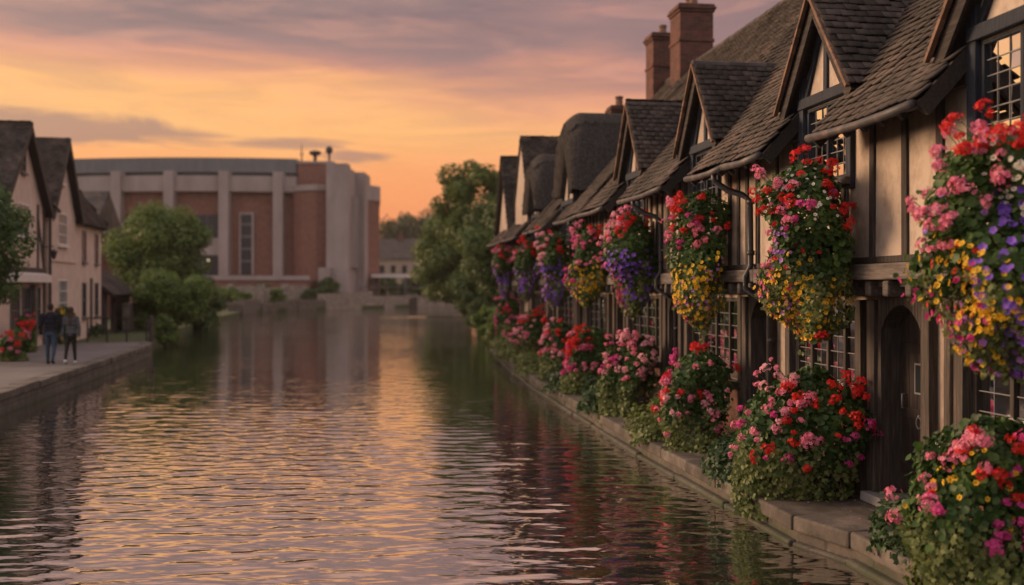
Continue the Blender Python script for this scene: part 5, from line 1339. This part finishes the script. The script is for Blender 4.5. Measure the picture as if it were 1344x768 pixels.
def walker(X, Zc, rz, Ht, label, female):
    fr = Frame((X, Zc, PZ), rz)        # local: x right, y forward (walking away), z up
    t = thing('person', fr, (0, 0, 0), label, 'person'); k = Ht/1.75
    S = lambda *p: Vector(p)*k
    sh, hipw = (.175, .085) if female else (.205, .095)
    neck = S(0, 0, 1.46); head = S(0, .02, 1.62)
    hipL, hipR = S(-hipw, 0, .92), S(hipw, 0, .92)
    # stride: right foot ahead for one, left for the other
    f = 1 if not female else -1
    kneeL, kneeR = S(-.10, .07*f, .50), S(.10, -.02*f, .49)
    ankL, ankR = S(-.10, .10*f if f > 0 else -.26, .09 if f > 0 else .14), S(.10, -.22 if f > 0 else .12, .14 if f > 0 else .09)
    shL, shR = S(-sh, 0, 1.40), S(sh, 0, 1.40)
    elL, elR = S(-sh-.065, -.05*f, 1.11), S(sh+.065, .02*f, 1.11)
    wrL, wrR = S(-sh-.08, .03*f+.04, .87), S(sh+.08, .08*f+.03, .87)
    def limbs(mb, e=0.0, legs=True, arms=True, torso=True, feet=False):
        if torso:
            for zz, rx, ry in ((.95, .155 if female else .165, .115), (1.08, .13 if female else .155, .10), (1.22, .145 if female else .175, .11), (1.34, .155 if female else .19, .11), (1.42, .10, .075)):
                mb.ell(S(0, 0, zz), ((rx+e)*k, (ry+e)*k, .11*k), 16, 9)
        if arms:
            for a, b, c in ((shL, elL, wrL), (shR, elR, wrR)):
                capsule(mb, a, b, (.052 if not female else .043)*k+e, (.04 if not female else .034)*k+e); capsule(mb, b, c, (.038 if not female else .033)*k+e, (.026+e)*k)
        if legs:
            for a, b, c in ((hipL, kneeL, ankL), (hipR, kneeR, ankR)):
                capsule(mb, a, b, .082*k+e, .056*k+e); capsule(mb, b, c, .054*k+e, .036*k+e)
    def body(mb):
        limbs(mb); capsule(mb, neck, head-S(0, .02, .06), .052*k, .052*k)
        mb.ell(head, (.074*k, .095*k, .115*k), 18, 12)
        mb.ell(head+S(0, .095, -.012), (.013*k, .02*k, .024*k), 8, 6)            # nose
        mb.ell(head+S(0, .075, -.055), (.03*k, .022*k, .014*k), 8, 6)            # mouth
        for s_ in (-1, 1):
            mb.ell(head+S(s_*.075, -.01, -.01), (.012*k, .024*k, .034*k), 8, 6)  # ears
            mb.ell(head+S(s_*.03, .078, .012), (.014*k, .012*k, .010*k), 8, 6)   # eyes
        for a, s_ in ((wrL, -1), (wrR, 1)):
            d = S(0, .02, -.09); mb.ell(a+d*.6, (.020*k, .040*k, .055*k), 10, 8)
            for i, L in enumerate((.068, .078, .073, .058)):
                b0 = a+S(0, .036-.022*i+.01, -.10); b1 = b0+S(-s_*.006, .006, -L*.5); b2 = b1+S(-s_*.016, .01, -L*.5)
                capsule(mb, b0, b1, .0095, .009, 8); capsule(mb, b1, b2, .009, .0075, 8)
            q = a+S(0, .035, -.045); capsule(mb, q, q+S(-s_*.012, .028, -.04), .011, .009, 8)
        for c in (ankL, ankR): capsule(mb, c, c+S(0, .12, -.055), .035*k, .03*k)
    fuse('body', SKIN, t, body, .008)
    top = cloth('navy_jacket', (.006,.008,.017)) if not female else cloth('grey_blue_jumper', (.07,.072,.085))
    def shirt(mb):
        limbs(mb, .018, legs=False)
        if not female:
            for a in (-1, 1): mb.ell(S(a*.07, 0, .90), (.105*k, .125*k, .12*k), 14, 8)
            mb.ell(S(0, -.005, 1.47), (.068*k, .068*k, .03*k), 12, 6)
    fuse('jacket' if not female else 'jumper', top, t, shirt, .011)
    if female:
        fuse('shirt_hem', cloth('pale_shirt', (.42,.45,.5)), t, lambda mb: mb.ell(S(0, 0, .90), (.172*k, .135*k, .075*k), 18, 9), .011)
    def trousers(mb):
        limbs(mb, .012 if not female else .006, arms=False, torso=False)
        mb.ell(S(0, -.01, .91), (.165*k, .125*k, .12*k), 16, 9); mb.ell(S(-.07, -.05, .87), (.08*k, .08*k, .09*k), 12, 8); mb.ell(S(.07, -.05, .87), (.08*k, .08*k, .09*k), 12, 8)
    fuse('jeans' if not female else 'leggings', cloth('blue_denim', (.035,.06,.095)) if not female else cloth('black_leggings', (.012,.012,.014)), t, trousers, .011)
    for c, heel in ((ankL, ankL.z > .11*k), (ankR, ankR.z > .11*k)):
        def shoe(mb, c=c, heel=heel):
            tip = c+S(0, .15, -.055 if not heel else -.10); capsule(mb, c+S(0, -.03, -.045), tip, .043*k, .036*k); mb.ell(c+S(0, 0, -.02), (.048*k, .055*k, .04*k), 10, 8)
        fuse('shoe', cloth('black_leather', (.012,.011,.011)) if not female else cloth('white_canvas', (.55,.52,.5)), t, shoe, .009)
    def hair(mb):
        mb.ell(head+S(0, -.022, .028), (.086*k, .092*k, .102*k), 18, 12)
        if female:
            for zz, w_, dy in ((-.06, .082, -.05), (-.16, .085, -.075), (-.26, .082, -.095), (-.34, .066, -.105), (-.40, .045, -.105)): mb.ell(head+S(0, dy, zz), (w_*k, .052*k, .09*k), 14, 9)
        else: mb.ell(head+S(0, -.05, -.04), (.07*k, .05*k, .06*k), 12, 8)
    fuse('hair', cloth('dark_hair', (.022,.014,.010)) if not female else cloth('brown_hair', (.05,.028,.018)), t, hair, .01, 3)
    return t
walker(-13.32, 30.8, R(10), 1.76, 'man in navy jacket and blue jeans walking away along the path', False)
walker(-12.78, 30.9, R(10), 1.66, 'woman with long brown hair, grey jumper and black leggings walking beside the man', True)

# ------------------------------------------------------------------ evening haze over the river
hz, nt, bs, out = newmat('evening_haze'); nt.nodes.remove(bs)
pv_ = nt.nodes.new('ShaderNodeVolumePrincipled'); pv_.inputs['Color'].default_value = (.93, .80, .74, 1); pv_.inputs['Density'].default_value = .00022; pv_.inputs['Anisotropy'].default_value = .2
nt.links.new(pv_.outputs[0], out.inputs['Volume'])
tag(MB().box(-1650, 1650, -1650, 1650, -2.7, 40).build('haze', hz), kind='stuff')
